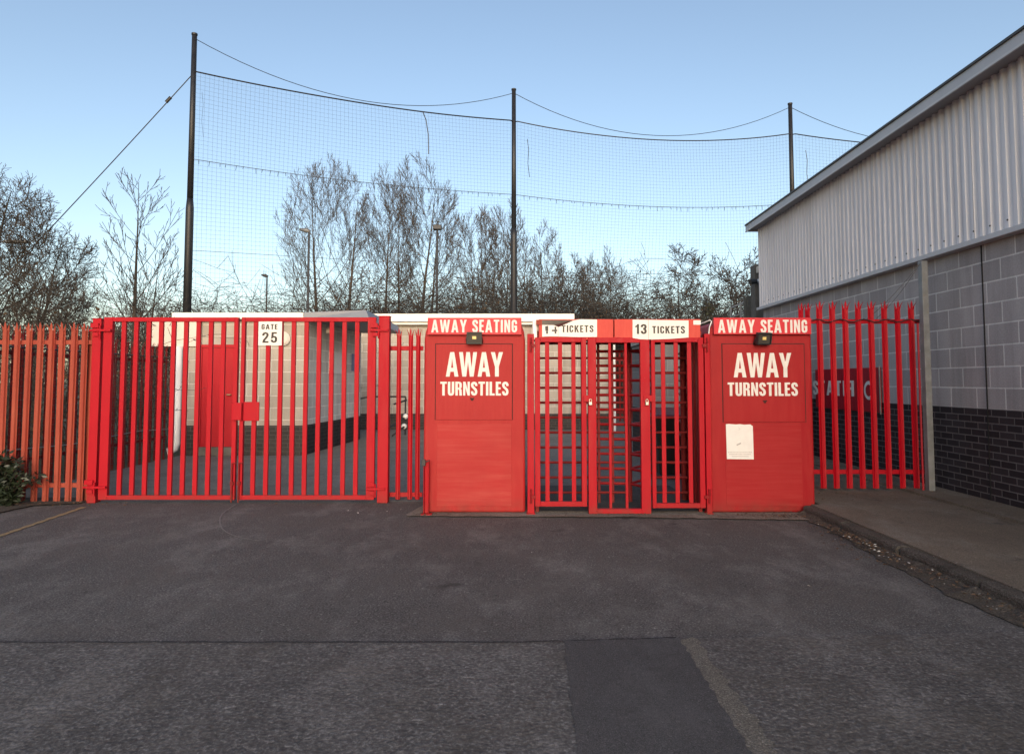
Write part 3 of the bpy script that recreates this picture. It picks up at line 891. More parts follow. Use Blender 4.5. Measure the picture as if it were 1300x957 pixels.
# dark curved shields
def shield(cx, cy, r, a0, a1, name):
    mb = MB(); n_ = 14
    vs = []
    for k in range(n_+1):
        an = a0+(a1-a0)*k/n_
        for z in (.05, zf+.05): vs.append((cx+r*cos(an), cy+r*sin(an), z))
    mb.add(vs, [(2*k, 2*k+2, 2*k+3, 2*k+1) for k in range(n_)])
    return mb.build(name, M['red_dark'], t, solid=.004, smooth=True)
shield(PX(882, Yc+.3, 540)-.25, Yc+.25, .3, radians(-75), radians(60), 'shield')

def rotor(px, Y, angles, label, n=10, zoff=.083, L=.62, mat='red_inside', cr=.036):
    x = PX(px, Y, 540)
    r = thing('turnstile_rotor', (x, Y, .02), label, 'turnstile', 'rotors of the full-height turnstiles')
    MB().tube([(x, Y, .016), (x, Y, zf+.06)], cr, 16).build('column', M['red_dark'], r, smooth=False)
    for an in angles:
        mb = MB()
        for k in range(n):
            z = PZ(625, Yc)+zoff+pitch*k
            if z > zf: continue
            e = Vector((x+L*cos(an), Y+L*sin(an), z))
            mb.tube([(x+.03*cos(an), Y+.03*sin(an), z), e], .0165, 8)
        mb.build('arm_set', M[mat], r)
    return r
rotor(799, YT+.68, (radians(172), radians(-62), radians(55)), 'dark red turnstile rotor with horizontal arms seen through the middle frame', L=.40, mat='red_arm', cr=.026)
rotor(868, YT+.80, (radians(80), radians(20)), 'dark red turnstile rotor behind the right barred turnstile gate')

# hinged leaves either side
def small_leaf(pl0, pl1, pr0, pr1, bars, ybot, label):
    yl = YT-.002
    z0 = PZ(ybot, yl); z1 = zt
    t = thing('turnstile_gate', (xr((pl0+pr1)/2), yl, z0), label, 'gate', 'barred gates over the turnstiles')
    mb = MB()
    mb.box(xr(pl0), xr(pl1), yl-.022, yl+.022, z0, z1)
    mb.box(xr(pr0), xr(pr1), yl-.022, yl+.022, z0, z1)
    mb.box(xr(pl1), xr(pr0), yl-.021, yl+.021, z1-.05, z1-.001)
    mb.box(xr(pl1), xr(pr0), yl-.021, yl+.021, z0+.001, z0+.05)
    mb.build('gate_frame', M['red'], t, bevel=.004)
    for px in bars:
        MB().box(xr(px)-.022, xr(px)+.022, yl-.006, yl+.006, z0+.051, z1-.051).build('bar', M['red'], t, bevel=.002)
    return t
sl = small_leaf(679, 685.8, 738, 744.5, (694.8, 711.3, 728.3), 642.5, 'red barred gate under the torn 14 TICKETS sign')
sr = small_leaf(827, 832, 887, 893.8, (842.5, 859, 876), 644.5, 'red barred gate under the 13 TICKETS sign')
for (px, parent, sgn) in ((674, sl, 1), (898, sr, -1)):
    for py in (437, 628):
        x = xr(px)
        mb = MB(); mb.tube([(x, YT-.042, PZ(py+10, YT)), (x, YT-.042, PZ(py-8, YT))], .011, 10)
        mb.box(min(x, x+sgn*.05), max(x, x+sgn*.05), YT-.048, YT-.032, PZ(py+4, YT), PZ(py, YT))
        mb.tube([(x-.012, YT-.056, PZ(py-2, YT)), (x+.012, YT-.056, PZ(py-2, YT))], .007, 6)
        mb.build('hinge', M['red_inside'], parent, bevel=.001)
# latch plates and padlocks
for px, parent, lab in ((749, sl, 'padlock on the latch between the left barred gate and the middle frame'), (820.5, sr, 'padlock on the latch between the middle frame and the right barred gate')):
    x = xr(px)
    zc = PZ(506, YT)
    d = -1 if px < 780 else 1
    mb = MB().box(x-.03 if d > 0 else x-.07, x+.07 if d > 0 else x+.03, YT-.042, YT-.0315, zc-.03, zc+.035)
    mb.build('latch_plate', M['red'], parent, bevel=.002)
    pk = thing('padlock', (x, YT-.055, PZ(514, YT)), lab, 'padlock', 'padlocks on the turnstile gates')
    z = PZ(514, YT)
    MB().box(x-.017, x+.017, YT-.064, YT-.046, z, z+.034).build('lock_body', M['steel'], pk, bevel=.004)
    MB().tube([(x-.011, YT-.055, z+.034), (x-.011, YT-.055, z+.052), (x-.006, YT-.055, z+.062), (x+.006, YT-.055, z+.062), (x+.011, YT-.055, z+.052), (x+.011, YT-.055, z+.034)], .0035, 6).build('shackle', M['steel'], pk)

# ticket signs
yq = YT-.026
def bx(px, py): 
    q = P(px, py, yq); return (q.x, q.z)
s13 = thing('ticket_sign', (PX(838, yq), yq, zf), 'white sign reading 13 TICKETS above the right barred gate', 'sign', 'white ticket signs')
MB().prism([bx(803, 429), bx(813, 430.8), bx(830, 431), bx(850, 430.3), bx(874, 428.5), bx(874, 407), bx(803, 405.8)], yq-.006, yq).build('sign_board', M['sign_white'], s13)
MB().box(PX(822.6, yq, 415), PX(823.2, yq, 415), yq-.0068, yq-.0062, PZ(430.5, yq), PZ(406.2, yq)).build('board_joint', M['paper_print'], s13)
text_px('13', 806, 821, 411.5, 424, yq-.0065, 'lettering', M['black_letter'], s13, gap=.12)
text_px('TICKETS', 828, 869.5, 414, 423.3, yq-.0065, 'lettering', M['black_letter'], s13, gap=.13)
s14 = thing('ticket_sign', (PX(723, yq), yq, zf), 'torn white sign reading 14 TICKETS with its corner peeled away', 'sign', 'white ticket signs')
MB().prism([bx(688.3, 427.5), bx(700, 427), bx(735, 428), bx(758, 427.8), bx(757.8, 405.8), bx(737, 405.4), bx(727, 407), bx(709, 415), bx(703, 412.8), bx(688.3, 412.6)], yq-.006, yq).build('sign_board', M['sign_white'], s14)
MB().box(PX(708.2, yq, 420), PX(708.8, yq, 420), yq-.0068, yq-.0062, PZ(427.2, yq), PZ(415.5, yq)).build('board_joint', M['paper_print'], s14)
MB().prism([bx(688, 412.9), bx(703, 412.9), bx(709.5, 415), bx(727.5, 406.6), bx(688, 406.2)], yq+.001, yq+.004).build('bare_backing', M['concrete_old'], s14)
MB().prism([bx(704, 412.7), bx(709, 415.2), bx(727, 407.3), bx(721, 408.2)], yq-.011, yq-.0085).build('lifted_edge_shadow', M['seal_and_shadow'], s14)  # dark wedge shaped as the shadow under the lifted sign edge
# peeled digits: the lower halves are what is left
mb = MB()
mb.prism([bx(692.3, 420.2), bx(692, 414.5), bx(696, 413.5), bx(696, 420.2)], yq-.009, yq-.0065)
mb.prism([bx(693.3, 423.8), bx(693.3, 420.4), bx(695.6, 420.4), bx(695.6, 423.8)], yq-.0088, yq-.0065)
mb.prism([bx(704, 423.6), bx(704, 420.6), bx(700.5, 420.6), bx(700.5, 418.6), bx(704, 418.6), bx(704, 414.5), bx(706.3, 415.2), bx(706.3, 418.6), bx(707.3, 418.6), bx(707.3, 420.6), bx(706.3, 420.6), bx(706.3, 423.6)], yq-.009, yq-.0065)
mb.build('lettering', M['black_letter'], s14)
text_px('TICKETS', 713, 753.5, 413, 421.8, yq-.0065, 'lettering', M['black_letter'], s14, gap=.13)
# white cable looping from the enclosure to the right booth
mb = MB(); mb.tube([P(886, 412, YT+.2), P(894, 409.5, YT+.1), P(901, 406.5, YB-.01), P(903.5, 408, YB-.02), P(900.5, 416, YB-.02), P(899.5, 428, YB-.02)], .006, 6)
tag(mb.build('cable', M['pipe_white'], origin=P(899, 428, YB)), 'thin white cable looped between turnstile header and right booth', 'cable')

# ------------------------------------------------------------------ warehouse on the right
WROT = -math.atan(.0205)
WX = 4.93
wh = thing('warehouse', (WX, 0, 0), 'grey warehouse with corrugated cladding over blockwork and dark brick base', 'building')
wh.rotation_euler = (0, 0, WROT)
WO = Vector((WX, 0, 0))
def wb(mb, name, mat, parent=None, **kw):
    """mesh written in the wall's own frame: x = 0 is the wall face, y runs along it"""
    o = mb.build(name, mat, None, origin=(0,0,0), **kw)
    o.parent = parent or wh
    return o
YF = 14.12
zbk = 1.078; zcl = 2.885; zso = 4.535; zto = 4.66
wb(MB().box(0, 9, -9, YF, zbk, zcl+.1), 'block_wall', M['wall_block'])
wb(MB().box(-.003, 9, -9, YF+.003, 0, zbk), 'brick_base', M['wall_brick'])
# cladding: trapezoid ribs
mb = MB(); pit = .13
prof = []
y = -8.9
while y < YF-.06:
    prof += [(y, -.060), (y+.045, -.060), (y+.060, -.094), (y+.085, -.094), (y+.115, -.094) if False else (y+.100, -.094), (y+.115, -.060)]
    y += pit
prof.append((YF, -.060))
vs = []; fs = []
for (yy, xx) in prof:
    for z in (zcl+.02, zso+.02): vs.append((xx, yy, z))
for i in range(len(prof)-1): fs.append((2*i, 2*i+1, 2*i+3, 2*i+2))
mb.add(vs, fs)
wb(mb, 'cladding', M['clad'])
wb(MB().box(-.058, .2, YF-.02, YF+.06, zcl-.02, zso), 'corner_trim', M['trim'], bevel=.004)
wb(MB().box(-.125, .01, -9, YF+.05, zcl-.045, zcl+.012), 'drip_flashing', M['trim'], bevel=.004)
mb = MB(); y = -8.9+.07
k = 0
while y < YF-.1:
    if k % 2 == 0: mb.tube([(-.094, y, zcl+.10), (-.101, y, zcl+.10)], .010, 6)
    y += pit; k += 1
wb(mb, 'screws', M['lamp_grey'])
wb(MB().box(-.27, -.05, -9, YF+.12, zso, zso+.012), 'soffit', M['soffit'])
wb(MB().box(-.292, -.271, -9, YF+.14, zso-.03, zto), 'fascia', M['trim'], bevel=.003)
wb(MB().box(-.312, -.2925, -9, YF+.142, zto-.022, zto+.006), 'gutter_lip', M['lamp_grey'], bevel=.002)
wb(MB().box(-.300, -.2922, -9, YF+.141, zso-.034, zso-.008), 'fascia_foot', M['trim_pale'], bevel=.002)
wb(MB().box(-.29, 9, YF+.1, YF+.14, zso-.02, zto-.002), 'verge_board', M['trim'])
mb = MB(); mb.add([(-.28,-9,zto-.005),(9,-9,zto+.9),(9,YF+.13,zto+.9),(-.28,YF+.13,zto-.005)], [(0,1,2,3)])
wb(mb, 'roof', M['roof_sheet'])
mb = MB(); mb.box(-.003, 9, YF-.01, YF+.02, zcl, zto+.0); wb(mb, 'end_wall', M['trim'])
# movement joint + conduit
yj = 7.32
wb(MB().box(-.008, -.0005, yj-.006, yj+.006, zbk, zcl-.05), 'movement_joint', M['crack'])
wb(MB().box(-.009, -.0035, yj-.005, yj+.005, .12, zbk), 'movement_joint', M['crack'])

# maroon sign on the wall behind the palisade
wsn = thing('station_sign', (WX, 0, 0), 'maroon wall sign with white capitals and a round emblem behind the red palisade', 'sign')
wsn.rotation_euler = (0, 0, WROT)
def wy(px): 
    u = (px-650)/FPX
    return WX/(u - .0205)
ya, yb = wy(1119), wy(1037)
zA, zB = .935, 1.565
o = wb(MB().box(-.035, -.012, ya, yb, zA, zB), 'sign_board', M['maroon'], wsn, bevel=.004)
wb(MB().box(-.044, -.03, ya-.012, ya-.001, zA-.02, zB+.02), 'edge_trim', M['galv'], wsn)
mb = MB()
text_mesh(mb, 'STATIR', (-.0355, wy(1034), zA+.21), (0,-1,0), (0,0,1), (-1,0,0), wy(1034)-wy(1086), .235, depth=.003, gap=.16, mirror=(5,))
wb(mb, 'lettering', M['white_paint'], wsn)
yc_ = wy(1105); mb = MB()
mb.disc((-.0355, yc_, 1.24), .135, (-1,0,0), .003, 32)
e = wb(mb, 'emblem', M['white_paint'], wsn)
mb = MB(); mb.disc((-.0386, yc_, 1.24), .085, (-1,0,0), .002, 28)
wb(mb, 'emblem_centre', M['maroon'], e)

# galvanised post by the wall
pbz = G(1184, 626, SLABZ); zt_ = PZ(331, pbz.y)
gp = thing('steel_post', (pbz.x, pbz.y, SLABZ), 'grey galvanised steel post standing close to the warehouse wall', 'post')
x, y = pbz.x, pbz.y
mb = MB(); mb.box(x-.034, x+.034, y, y+.006, SLABZ, zt_); mb.box(x-.034, x-.028, y+.006, y+.08, SLABZ, zt_); mb.box(x+.028, x+.034, y+.006, y+.08, SLABZ, zt_)
mb.build('channel', M['galv'], gp, bevel=.002)
MB().box(x-.08, x+.08, y-.04, y+.12, SLABZ+.0, SLABZ+.010).build('foot_plate', M['galv'], gp)
MB().tube([(x-.075, y+.05, SLABZ), (x-.075, y+.05, PZ(410, y))], .012, 8).build('conduit', M['maroon'], gp)
# wires from its top to the palisade
mb = MB()
for (qx, qy) in ((1092, 412), (1112, 405)):
    a = Vector((x-.03, y+.03, zt_-.02)); b = P(qx, qy, YR+.05)
    pts = []
    for k in range(9):
        f = k/8; q = a.lerp(b, f); q.z -= .10*4*f*(1-f)*.5; pts.append(q)
    mb.tube(pts, .0035, 5)
tag(mb.build('stay_wires', M['lamp_grey'], origin=(x, y, zt_)), 'two thin wires slanting from the steel post to the palisade', 'wire')
mb = MB(); pts = []
for k in range(25):
    f = k/24
    q = P(1030+ (1175-1030)*f, 405, YR-.02); q.z += .018*sin(f*31) - .02; pts.append(q)
pts.append(P(1178, 400, YR-.1))
mb.tube(pts, .007, 6)
tag(mb.build('black_cable', M['black'], origin=P(1100, 405, YR)), 'black cable tied along the top rail of the red palisade', 'cable')

# ------------------------------------------------------------------ things beyond the warehouse corner
yp = 15.6
cp_ = thing('concrete_pillar', (PX(966, yp), yp, 0), 'dark weathered concrete pillar at the far warehouse corner', 'pillar')
MB().box(PX(961, yp), PX(974, yp), yp, yp+.3, 0, PZ(336, yp)).build('shaft', M['concrete_old'], cp_, bevel=.01)
bl_ = MB().box(PX(962.5, yp), PX(969, yp), yp-.12, yp-.002, PZ(347, yp), PZ(339, yp)).build('bulkhead_lamp', M['cream_panel'], cp_, bevel=.015)
cam_t = thing('security_camera', P(957, 355, yp-.2), 'small security camera with white bracket on the concrete pillar', 'camera')
q = P(957, 357, yp-.15)
MB().tube([q+Vector((-.11, -.06, -.03)), q+Vector((.05, 0, .0))], [.06, .055], 12).build('camera_body', M['black'], cam_t)
MB().tube([q+Vector((.05, 0, 0)), q+Vector((.14, .08, .02)), q+Vector((.2, .14, .02))], [.03, .045, .05], 10).build('bracket', M['pipe_white'], cam_t)
gf = thing('timber_screen', (PX(953, 16.2), 16.2, 0), 'grey slatted timber screen beside the concrete pillar', 'screen')
for k in range(5):
    px = 946.5 + 3.3*k
    MB().box(PX(px, 16.2), PX(px+2.9, 16.2), 16.2, 16.24, 0, PZ(377-k*.9, 16.2)).build('board', M['wood_grey'], gf)
hr = thing('stair_railing', (PX(940, 17.5), 17.5, 0), 'pale tubular stair railing near the timber screen', 'railing')
mb = MB()
for px, py in ((929.5, 390), (942, 385), (958.5, 371)):
    mb.tube([(PX(px, 17.5), 17.5, 0), (PX(px, 17.5), 17.5, PZ(py, 17.5))], .025, 8)
mb.build('rail_posts', M['galv'], hr)
mb = MB(); mb.tube([P(928, 391, 17.5), P(942, 385, 17.5), P(959, 371, 17.5)], .022, 8); mb.tube([P(928, 403, 17.5), P(942, 398, 17.5), P(959, 386, 17.5)], .018, 8)
mb.build('handrail', M['galv'], hr)

# ------------------------------------------------------------------ block kiosk behind the gate
kx0 = PX(238, YK, 500); kx1 = PX(384.5, YK, 560)
ks = thing('block_kiosk', ((kx0+kx1)/2, YK, 0), 'cream block outbuilding with a red door and white roof edge behind the gate', 'building')
zbr = PZ(540, YK); zrf = PZ(405, YK); zrt = PZ(396.8, YK-.15)
YKB = 16.3
skew = .27
def skewbox(x0, x1, y0, y1, z0, z1, dx):
    return [(x0,y0,z0),(x1,y0,z0),(x1+dx,y1,z0),(x0,y1,z0),(x0,y0,z1),(x1,y0,z1),(x1+dx,y1,z1),(x0,y1,z1)]
BF = [(0,3,2,1),(4,5,6,7),(0,1,5,4),(2,3,7,6),(3,0,4,7)]
mb = MB(); mb.add(skewbox(kx0, kx1, YK, YKB, zbr, zrf+.02, skew), BF)
mb.build('block_wall', M['block_front'], ks)
mb = MB(); mb.add(skewbox(kx0-.003, kx1+.003, YK-.003, YKB, 0, zbr, skew), BF); mb.build('brick_base', M['brick_front'], ks)
mb = MB(); mb.quad((kx1+.001, YK, zbr), (kx1+skew+.001, YKB, zbr), (kx1+skew+.001, YKB, zrf+.02), (kx1+.001, YK, zrf+.02)); mb.build('side_wall', M['block_side'], ks)
mb = MB(); mb.quad((kx1+.004, YK-.002, 0), (kx1+skew+.004, YKB, 0), (kx1+skew+.004, YKB, zbr), (kx1+.004, YK-.002, zbr)); mb.build('side_brick_base', M['brick_side'], ks)
MB().box(PX(218, YK-.15, 400), PX(385, YK-.15, 400), YK-.15, YKB, zrf-.01, zrt).build('roof', M['white_fascia'], ks, bevel=.006)
cx0, cx1 = PX(385.6, YK-.15, 400), PX(466, YK-.15, 400)
mb = MB()
mb.add([(cx0, YK-.15, zrf-.01), (cx1+.05, YK-.12, zrf-.03), (cx1+.05, YKB, zrf-.03), (cx0, YKB, zrf-.01),
        (cx0, YK-.15, zrt+.005), (cx1-.05, YK-.02, zrt+.06), (cx1-.05, YKB, zrt+.06), (cx0, YKB, zrt+.005)],
       [(0,3,2,1),(4,5,6,7),(0,1,5,4),(1,2,6,5),(2,3,7,6),(3,0,4,7)])
mb.build('canopy', M['grey_metal'], ks, bevel=.005)
MB().box(PX(188, YK-.02, 430), kx0+.25, YK-.06, YK+.5, PZ(440, YK), zrf-.015).build('boxing', M['cream_panel'], ks, bevel=.004)
MB().box(PX(218, YK, 410), PX(384, YK, 410), YK-.03, YK-.003, zrf-.05, zrf-.011).build('drip_batten', M['concrete_old'], ks)
# door
dx0, dx1 = PX(256, YK, 500), PX(299, YK, 500)
dz0, dz1 = PZ(567, YK), PZ(441.5, YK)
MB().box(dx0-.055, dx0, YK-.03, YK+.02, dz0, dz1+.06).box(dx1, dx1+.055, YK-.03, YK+.02, dz0, dz1+.06).box(dx0, dx1, YK-.03, YK+.02, dz1, dz1+.06).build('door_frame', M['door_red'], ks, bevel=.004)
dr = MB().box(dx0+.004, dx1-.004, YK-.018, YK+.01, dz0, dz1-.004).build('door', M['door_red'], ks, bevel=.003)
mb = MB()
for py in (464, 503): 
    q = P(282.5, py, YK-.02); mb.box(q.x-.028, q.x+.028, YK-.035, YK-.019, q.z-.035, q.z+.035)
mb.build('lock', M['black'], dr)
q = P(293.5, 501, YK-.02); MB().tube([(q.x, YK-.019, q.z), (q.x, YK-.06, q.z), (q.x-.07, YK-.06, q.z)], .012, 8).build('handle', M['brass'], dr)
MB().box(dx0-.05, dx1+.05, YK-.12, YK-.004, 0, dz0-.002).build('door_step', M['concrete_old'], ks, bevel=.005)
q = P(360, 430, YK)
o = MB().tube([(q.x, YK-.001, q.z), (q.x, YK-.05, q.z), (q.x, YK-.08, q.z)], [.135, .135, .09], 28).build('round_lamp', M['cream_panel'], ks)
# downpipe
x = PX(228.5, YK, 500)
MB().tube([(x, YK-.09, PZ(440, YK)), (x, YK-.09, .22), (x-.02, YK-.10, .14), (x-.09, YK-.14, .09), (x-.13, YK-.16, .08)], .068, 14).build('downpipe', M['pipe_white'], ks, smooth=True)
# notices on the side wall
def onside(name, mat, pxa, pxb, pyt, pyb, label, cat):
    # wall side: x = kx1 + skew*(y-YK)/(YKB-YK)
    def yy(px):
        u = (px-650)/FPX; s = skew/(YKB-YK)
        return (kx1 - s*YK)/(u - s)
    ya_, yb_ = yy(pxa), yy(pxb)
    s = skew/(YKB-YK)
    z1 = PZ(pyt, ya_); z0 = PZ(pyb, ya_)
    mb = MB()
    for e in (.006, .014): mb.add([(kx1+s*(ya_-YK)+e, ya_, z0), (kx1+s*(yb_-YK)+e, yb_, z0), (kx1+s*(yb_-YK)+e, yb_, z1), (kx1+s*(ya_-YK)+e, ya_, z1)], [(0,1,2,3)])
    mb.f += [(0,4,5,1),(1,5,6,2),(2,6,7,3),(3,7,4,0)]
    return tag(mb.build(name, mat, origin=(kx1+s*(ya_-YK), ya_, z0)), label, cat)
onside('wall_notice', M['paper'], 417, 435, 447, 474, 'pale paper notice on the shaded side wall of the outbuilding', 'notice')
onside('blue_sign', M['blue_sign'], 446, 456, 449, 471, 'small blue sign at the back end of the outbuilding side wall', 'sign')
q = P(415, 419, 13.6)
MB().tube([(q.x-.02, 13.7, q.z), (q.x+.1, 13.7, q.z-.02)], [.07, .05], 12).build('side_lamp', M['cream_panel'], ks)

# ------------------------------------------------------------------ rear block building
rx0 = PX(440, YD, 480); rx1 = PX(728, YD, 400); rx2 = PX(775, YD, 480)
rb = thing('block_changing_room', ((rx0+rx1)/2, YD, 0), 'long cream block building with flat white roof edge at the back of the yard', 'building')
zr1 = PZ(412, YD); zrt2 = PZ(398.3, YD-.3); zrb = PZ(525, YD)
MB().box(rx0, rx1-.1, YD, YD+5, zrb, zr1+.05).build('block_wall', M['block_front'], rb)
MB().box(rx1-.1, rx2, YD+.02, YD+5, zrb, 2.78).build('wing_wall', M['block_front'], rb)
MB().box(rx0, rx2+.003, YD-.003, YD+5, -.02, zrb).build('brick_base', M['brick_front'], rb)
MB().box(rx0-.3, rx1, YD-.3, YD+5.2, zr1+.06, zrt2).build('roof', M['white_fascia'], rb, bevel=.006)
MB().box(rx0-.3, rx1-.05, YD-.2, YD-.05, zr1-.02, zr1+.055).build('gutter', M['white_fascia'], rb, bevel=.01)
MB().box(rx1-.12, rx2+.06, YD-.06, YD+5, 2.782, 2.86).build('wing_roof', M['white_fascia'], rb, bevel=.005)
# handrails of the ramp
YH = 17.6
hd = thing('ramp_handrail', (PX(500, YH), YH, 0), 'black ramp handrail with white knobs in front of the rear building', 'railing')
mb = MB()
mb.tube([P(452, 507, YH-.6), P(470, 503.5, YH), P(515, 503.5, YH), P(516, 508, YH), P(500, 513, YH-.2)], .022, 8)
mb.tube([P(498, 553, YH-.8), P(515, 540, YH)], .022, 8); mb.tube([P(490, 545, YH-.8), P(516, 529, YH)], .022, 8)
mb.build('rails', M['black'], hd)
mb = MB()
for px in (470, 515): mb.tube([(PX(px, YH), YH, 0), (PX(px, YH), YH, PZ(504, YH))], .02, 8)
mb.build('rail_posts', M['black'], hd)
for px, py in ((515, 528.5), (513, 541)):
    q = P(px, py, YH-.05); mb = MB()
    mb.tube([q+Vector((-.07,0,0)), q+Vector((-.045,0,0)), q, q+Vector((.045,0,0)), q+Vector((.07,0,0))], [.02,.055,.075,.055,.02], 12)
    mb.build('knob', M['pipe_white'], hd, smooth=True)

# grey outbuilding and bin seen through the right turnstile gate
go = thing('grey_outbuilding', (PX(860, 11.6), 11.6, 0), 'low grey block outbuilding glimpsed through the right turnstile gate', 'building')
gz = PZ(521, 11.6)
MB().box(PX(829, 11.6), PX(985, 11.6), 11.6, 13.6, gz, 2.05).build('block_wall', masonry('grey_block_front', 0, (.16, .165, .175), (.21, .215, .225), (.27, .27, .27), .44, .222, .007), go)
MB().box(PX(829, 11.6)-.003, PX(985, 11.6), 11.597, 13.6, -.01, gz).build('brick_base', M['brick_side'], go)
MB().box(PX(827, 11.5), PX(985, 11.6), 11.5, 13.7, 2.052, 2.13).build('roof', M['grey_metal'], go)
YBN = 9.6
bx0, bx1 = PX(832, YBN), PX(884, YBN); bz = PZ(531, YBN)
bn = thing('wheelie_bin', ((bx0+bx1)/2, YBN, 0), 'black wheelie bin with dark red lid behind the right turnstile gate', 'bin')
mb = MB(); mb.add([(bx0+.06,YBN+.06,.06),(bx1-.06,YBN+.06,.06),(bx1-.06,YBN+.55,.06),(bx0+.06,YBN+.55,.06),(bx0,YBN,bz),(bx1,YBN,bz),(bx1,YBN+.68,bz),(bx0,YBN+.68,bz)], [(0,3,2,1),(4,5,6,7),(0,1,5,4),(1,2,6,5),(2,3,7,6),(3,0,4,7)])
mb.build('bin_body', M['bin'], bn, bevel=.02)
mb = MB(); mb.add([(bx0-.02,YBN-.03,bz+.002),(bx1+.02,YBN-.03,bz+.002),(bx1+.02,YBN+.72,bz+.002),(bx0-.02,YBN+.72,bz+.002),(bx0+.01,YBN,bz+.05),(bx1-.01,YBN,bz+.05),(bx1-.02,YBN+.70,bz+.13),(bx0+.02,YBN+.70,bz+.13)], [(0,3,2,1),(4,5,6,7),(0,1,5,4),(1,2,6,5),(2,3,7,6),(3,0,4,7)])
mb.build('bin_lid', M['bin_lid'], bn, bevel=.015)
for s in (bx0+.03, bx1-.08):
    MB().tube([(s, YBN+.55, .1), (s+.05, YBN+.55, .1)], .1, 16).build('wheel', M['bin'], bn)
# white drain pole and far red palisade seen through the middle frame
x = PX(780, 18.8)
tag(MB().tube([(x, 18.8, 0), (x, 18.8, 2.6)], .035, 10).build('white_pole', M['pipe_white'], origin=(x, 18.8, 0)), 'thin white pole far behind the middle turnstile frame', 'pole')
YQ = 23.5
t = thing('palisade_fence', (PX(800, YQ), YQ, 0), 'distant dull red palisade seen through the middle turnstile frame', 'fence')
fq = None
for i in range(14):
    x = PX(776 + 5.4*i, YQ)
    if fq is None:
        fq = pale_mb(2.4).build('pale', M['red_dark'], t, origin=(0,0,0), solid=.003); fq.location = Vector((x, YQ, 0)) - wloc(t)
    else: dup(fq, (x, YQ, 0), t)
fence_rail(PX(774, YQ), PX(850, YQ), YQ+.006, 2.1, .05, M['red_dark'], t)
fence_rail(PX(774, YQ), PX(850, YQ), YQ+.006, .3, .05, M['red_dark'], t)

# dark red side fence with black mesh along the left of the yard
XS = -6.15
t = thing('palisade_fence', (XS, 10, 0), 'old dark red palisade covered in black mesh along the left of the yard', 'fence')
fs_ = None
n_p = 28
for i in range(n_p):
    y = 7.95 + i*.155
    if fs_ is None:
        fs_ = pale_mb(2.03).build('pale', M['red_dark'], t, origin=(0,0,0), solid=.003); fs_.location = Vector((XS, y, 0)) - wloc(t); o = fs_
    else: o = dup(fs_, (XS, y, random.uniform(-.02, .02)), t)
    o.rotation_euler = (0, 0, radians(90))
for z in (1.72, .38):
    MB().box(XS-.045, XS-.006, 7.9, 12.25, z-.025, z+.025).build('rail', M['red_dark'], t)
mb = MB()
y = 7.9
while y < 12.25:
    mb.tube([(XS+.035+.01*sin(y*5), y, .12), (XS+.035+.01*sin(y*5+1), y, 1.78)], .0028, 3, False); y += .085
z = .12
while z < 1.8:
    mb.tube([(XS+.038, 7.9, z), (XS+.03, 10.5, z-.01), (XS+.038, 12.25, z)], .0028, 3, False); z += .085
mb.tube([(XS+.04, 7.9, 1.79), (XS+.04, 12.25, 1.79)], .012, 6)
mb.build('mesh_screen', M['black'], t)
mb = MB(); mb.tube([(XS+.05, 7.9, .55), (XS+.05, 9.5, .50), (XS+.05, 11.2, .56), (XS+.05, 12.25, .52)], .008, 5)
mb.build('sagging_wire', M['galv'], t)

# ------------------------------------------------------------------ net poles, net, cables
def pole_pt(px, py, h=12.0):
    v = (434-py)/FPX; tt = (h-CAMZ)/(SP+v*CP)
    return Vector(((px-650)/FPX*tt, tt*(CP-v*SP), 0))
PO = [pole_pt(247, 45), pole_pt(652.3, 115), pole_pt(1003, 133)]
PO.append(PO[2] + (PO[2]-PO[1])*1.0)
plabels = ['tall black net pole rising behind the white outbuilding roof', 'tall black net pole standing in the middle among the trees', 'tall black net pole rising over the warehouse eaves', 'tall black net pole hidden behind the warehouse roof']
for p, lab in zip(PO, plabels):
    t = thing('net_pole', p, lab, 'pole', 'tall poles holding the ball net')
    MB().tube([p, p+Vector((0,0,6.6)), p+Vector((0,0,6.9))], [.125, .115, .09], 14).build('lower_tube', M['pole_black'], t, smooth=True)
    MB().tube([p+Vector((0,0,6.9)), p+Vector((0,0,12.0))], [.09, .075], 14).build('upper_tube', M['pole_black'], t, smooth=True)
    MB().tube([p+Vector((0,0,12.0)), p+Vector((0,0,12.05))], .09, 12).build('pole_cap', M['pole_black'], t)
def sagcurve(a, b, s, n=24):
    out = []
    for i in range(n+1):
        f = i/n; q = a.lerp(b, f); q = q.copy(); q.z -= 4*s*f*(1-f); out.append(q)
    return out
sags = [(1.15, .16), (1.35, .62), (1.2, .5)]
nlab = ['ball net panel between the left and middle poles', 'ball net panel between the middle and right poles', 'ball net panel disappearing behind the warehouse roof']
clab = ['slack cable between the tops of the left and middle poles', 'slack cable between the tops of the middle and right poles', 'slack cable from the right pole top down behind the warehouse']
ZN, ZL, ZM = 10.82, 8.1, 5.3
rg = random.Random(21)
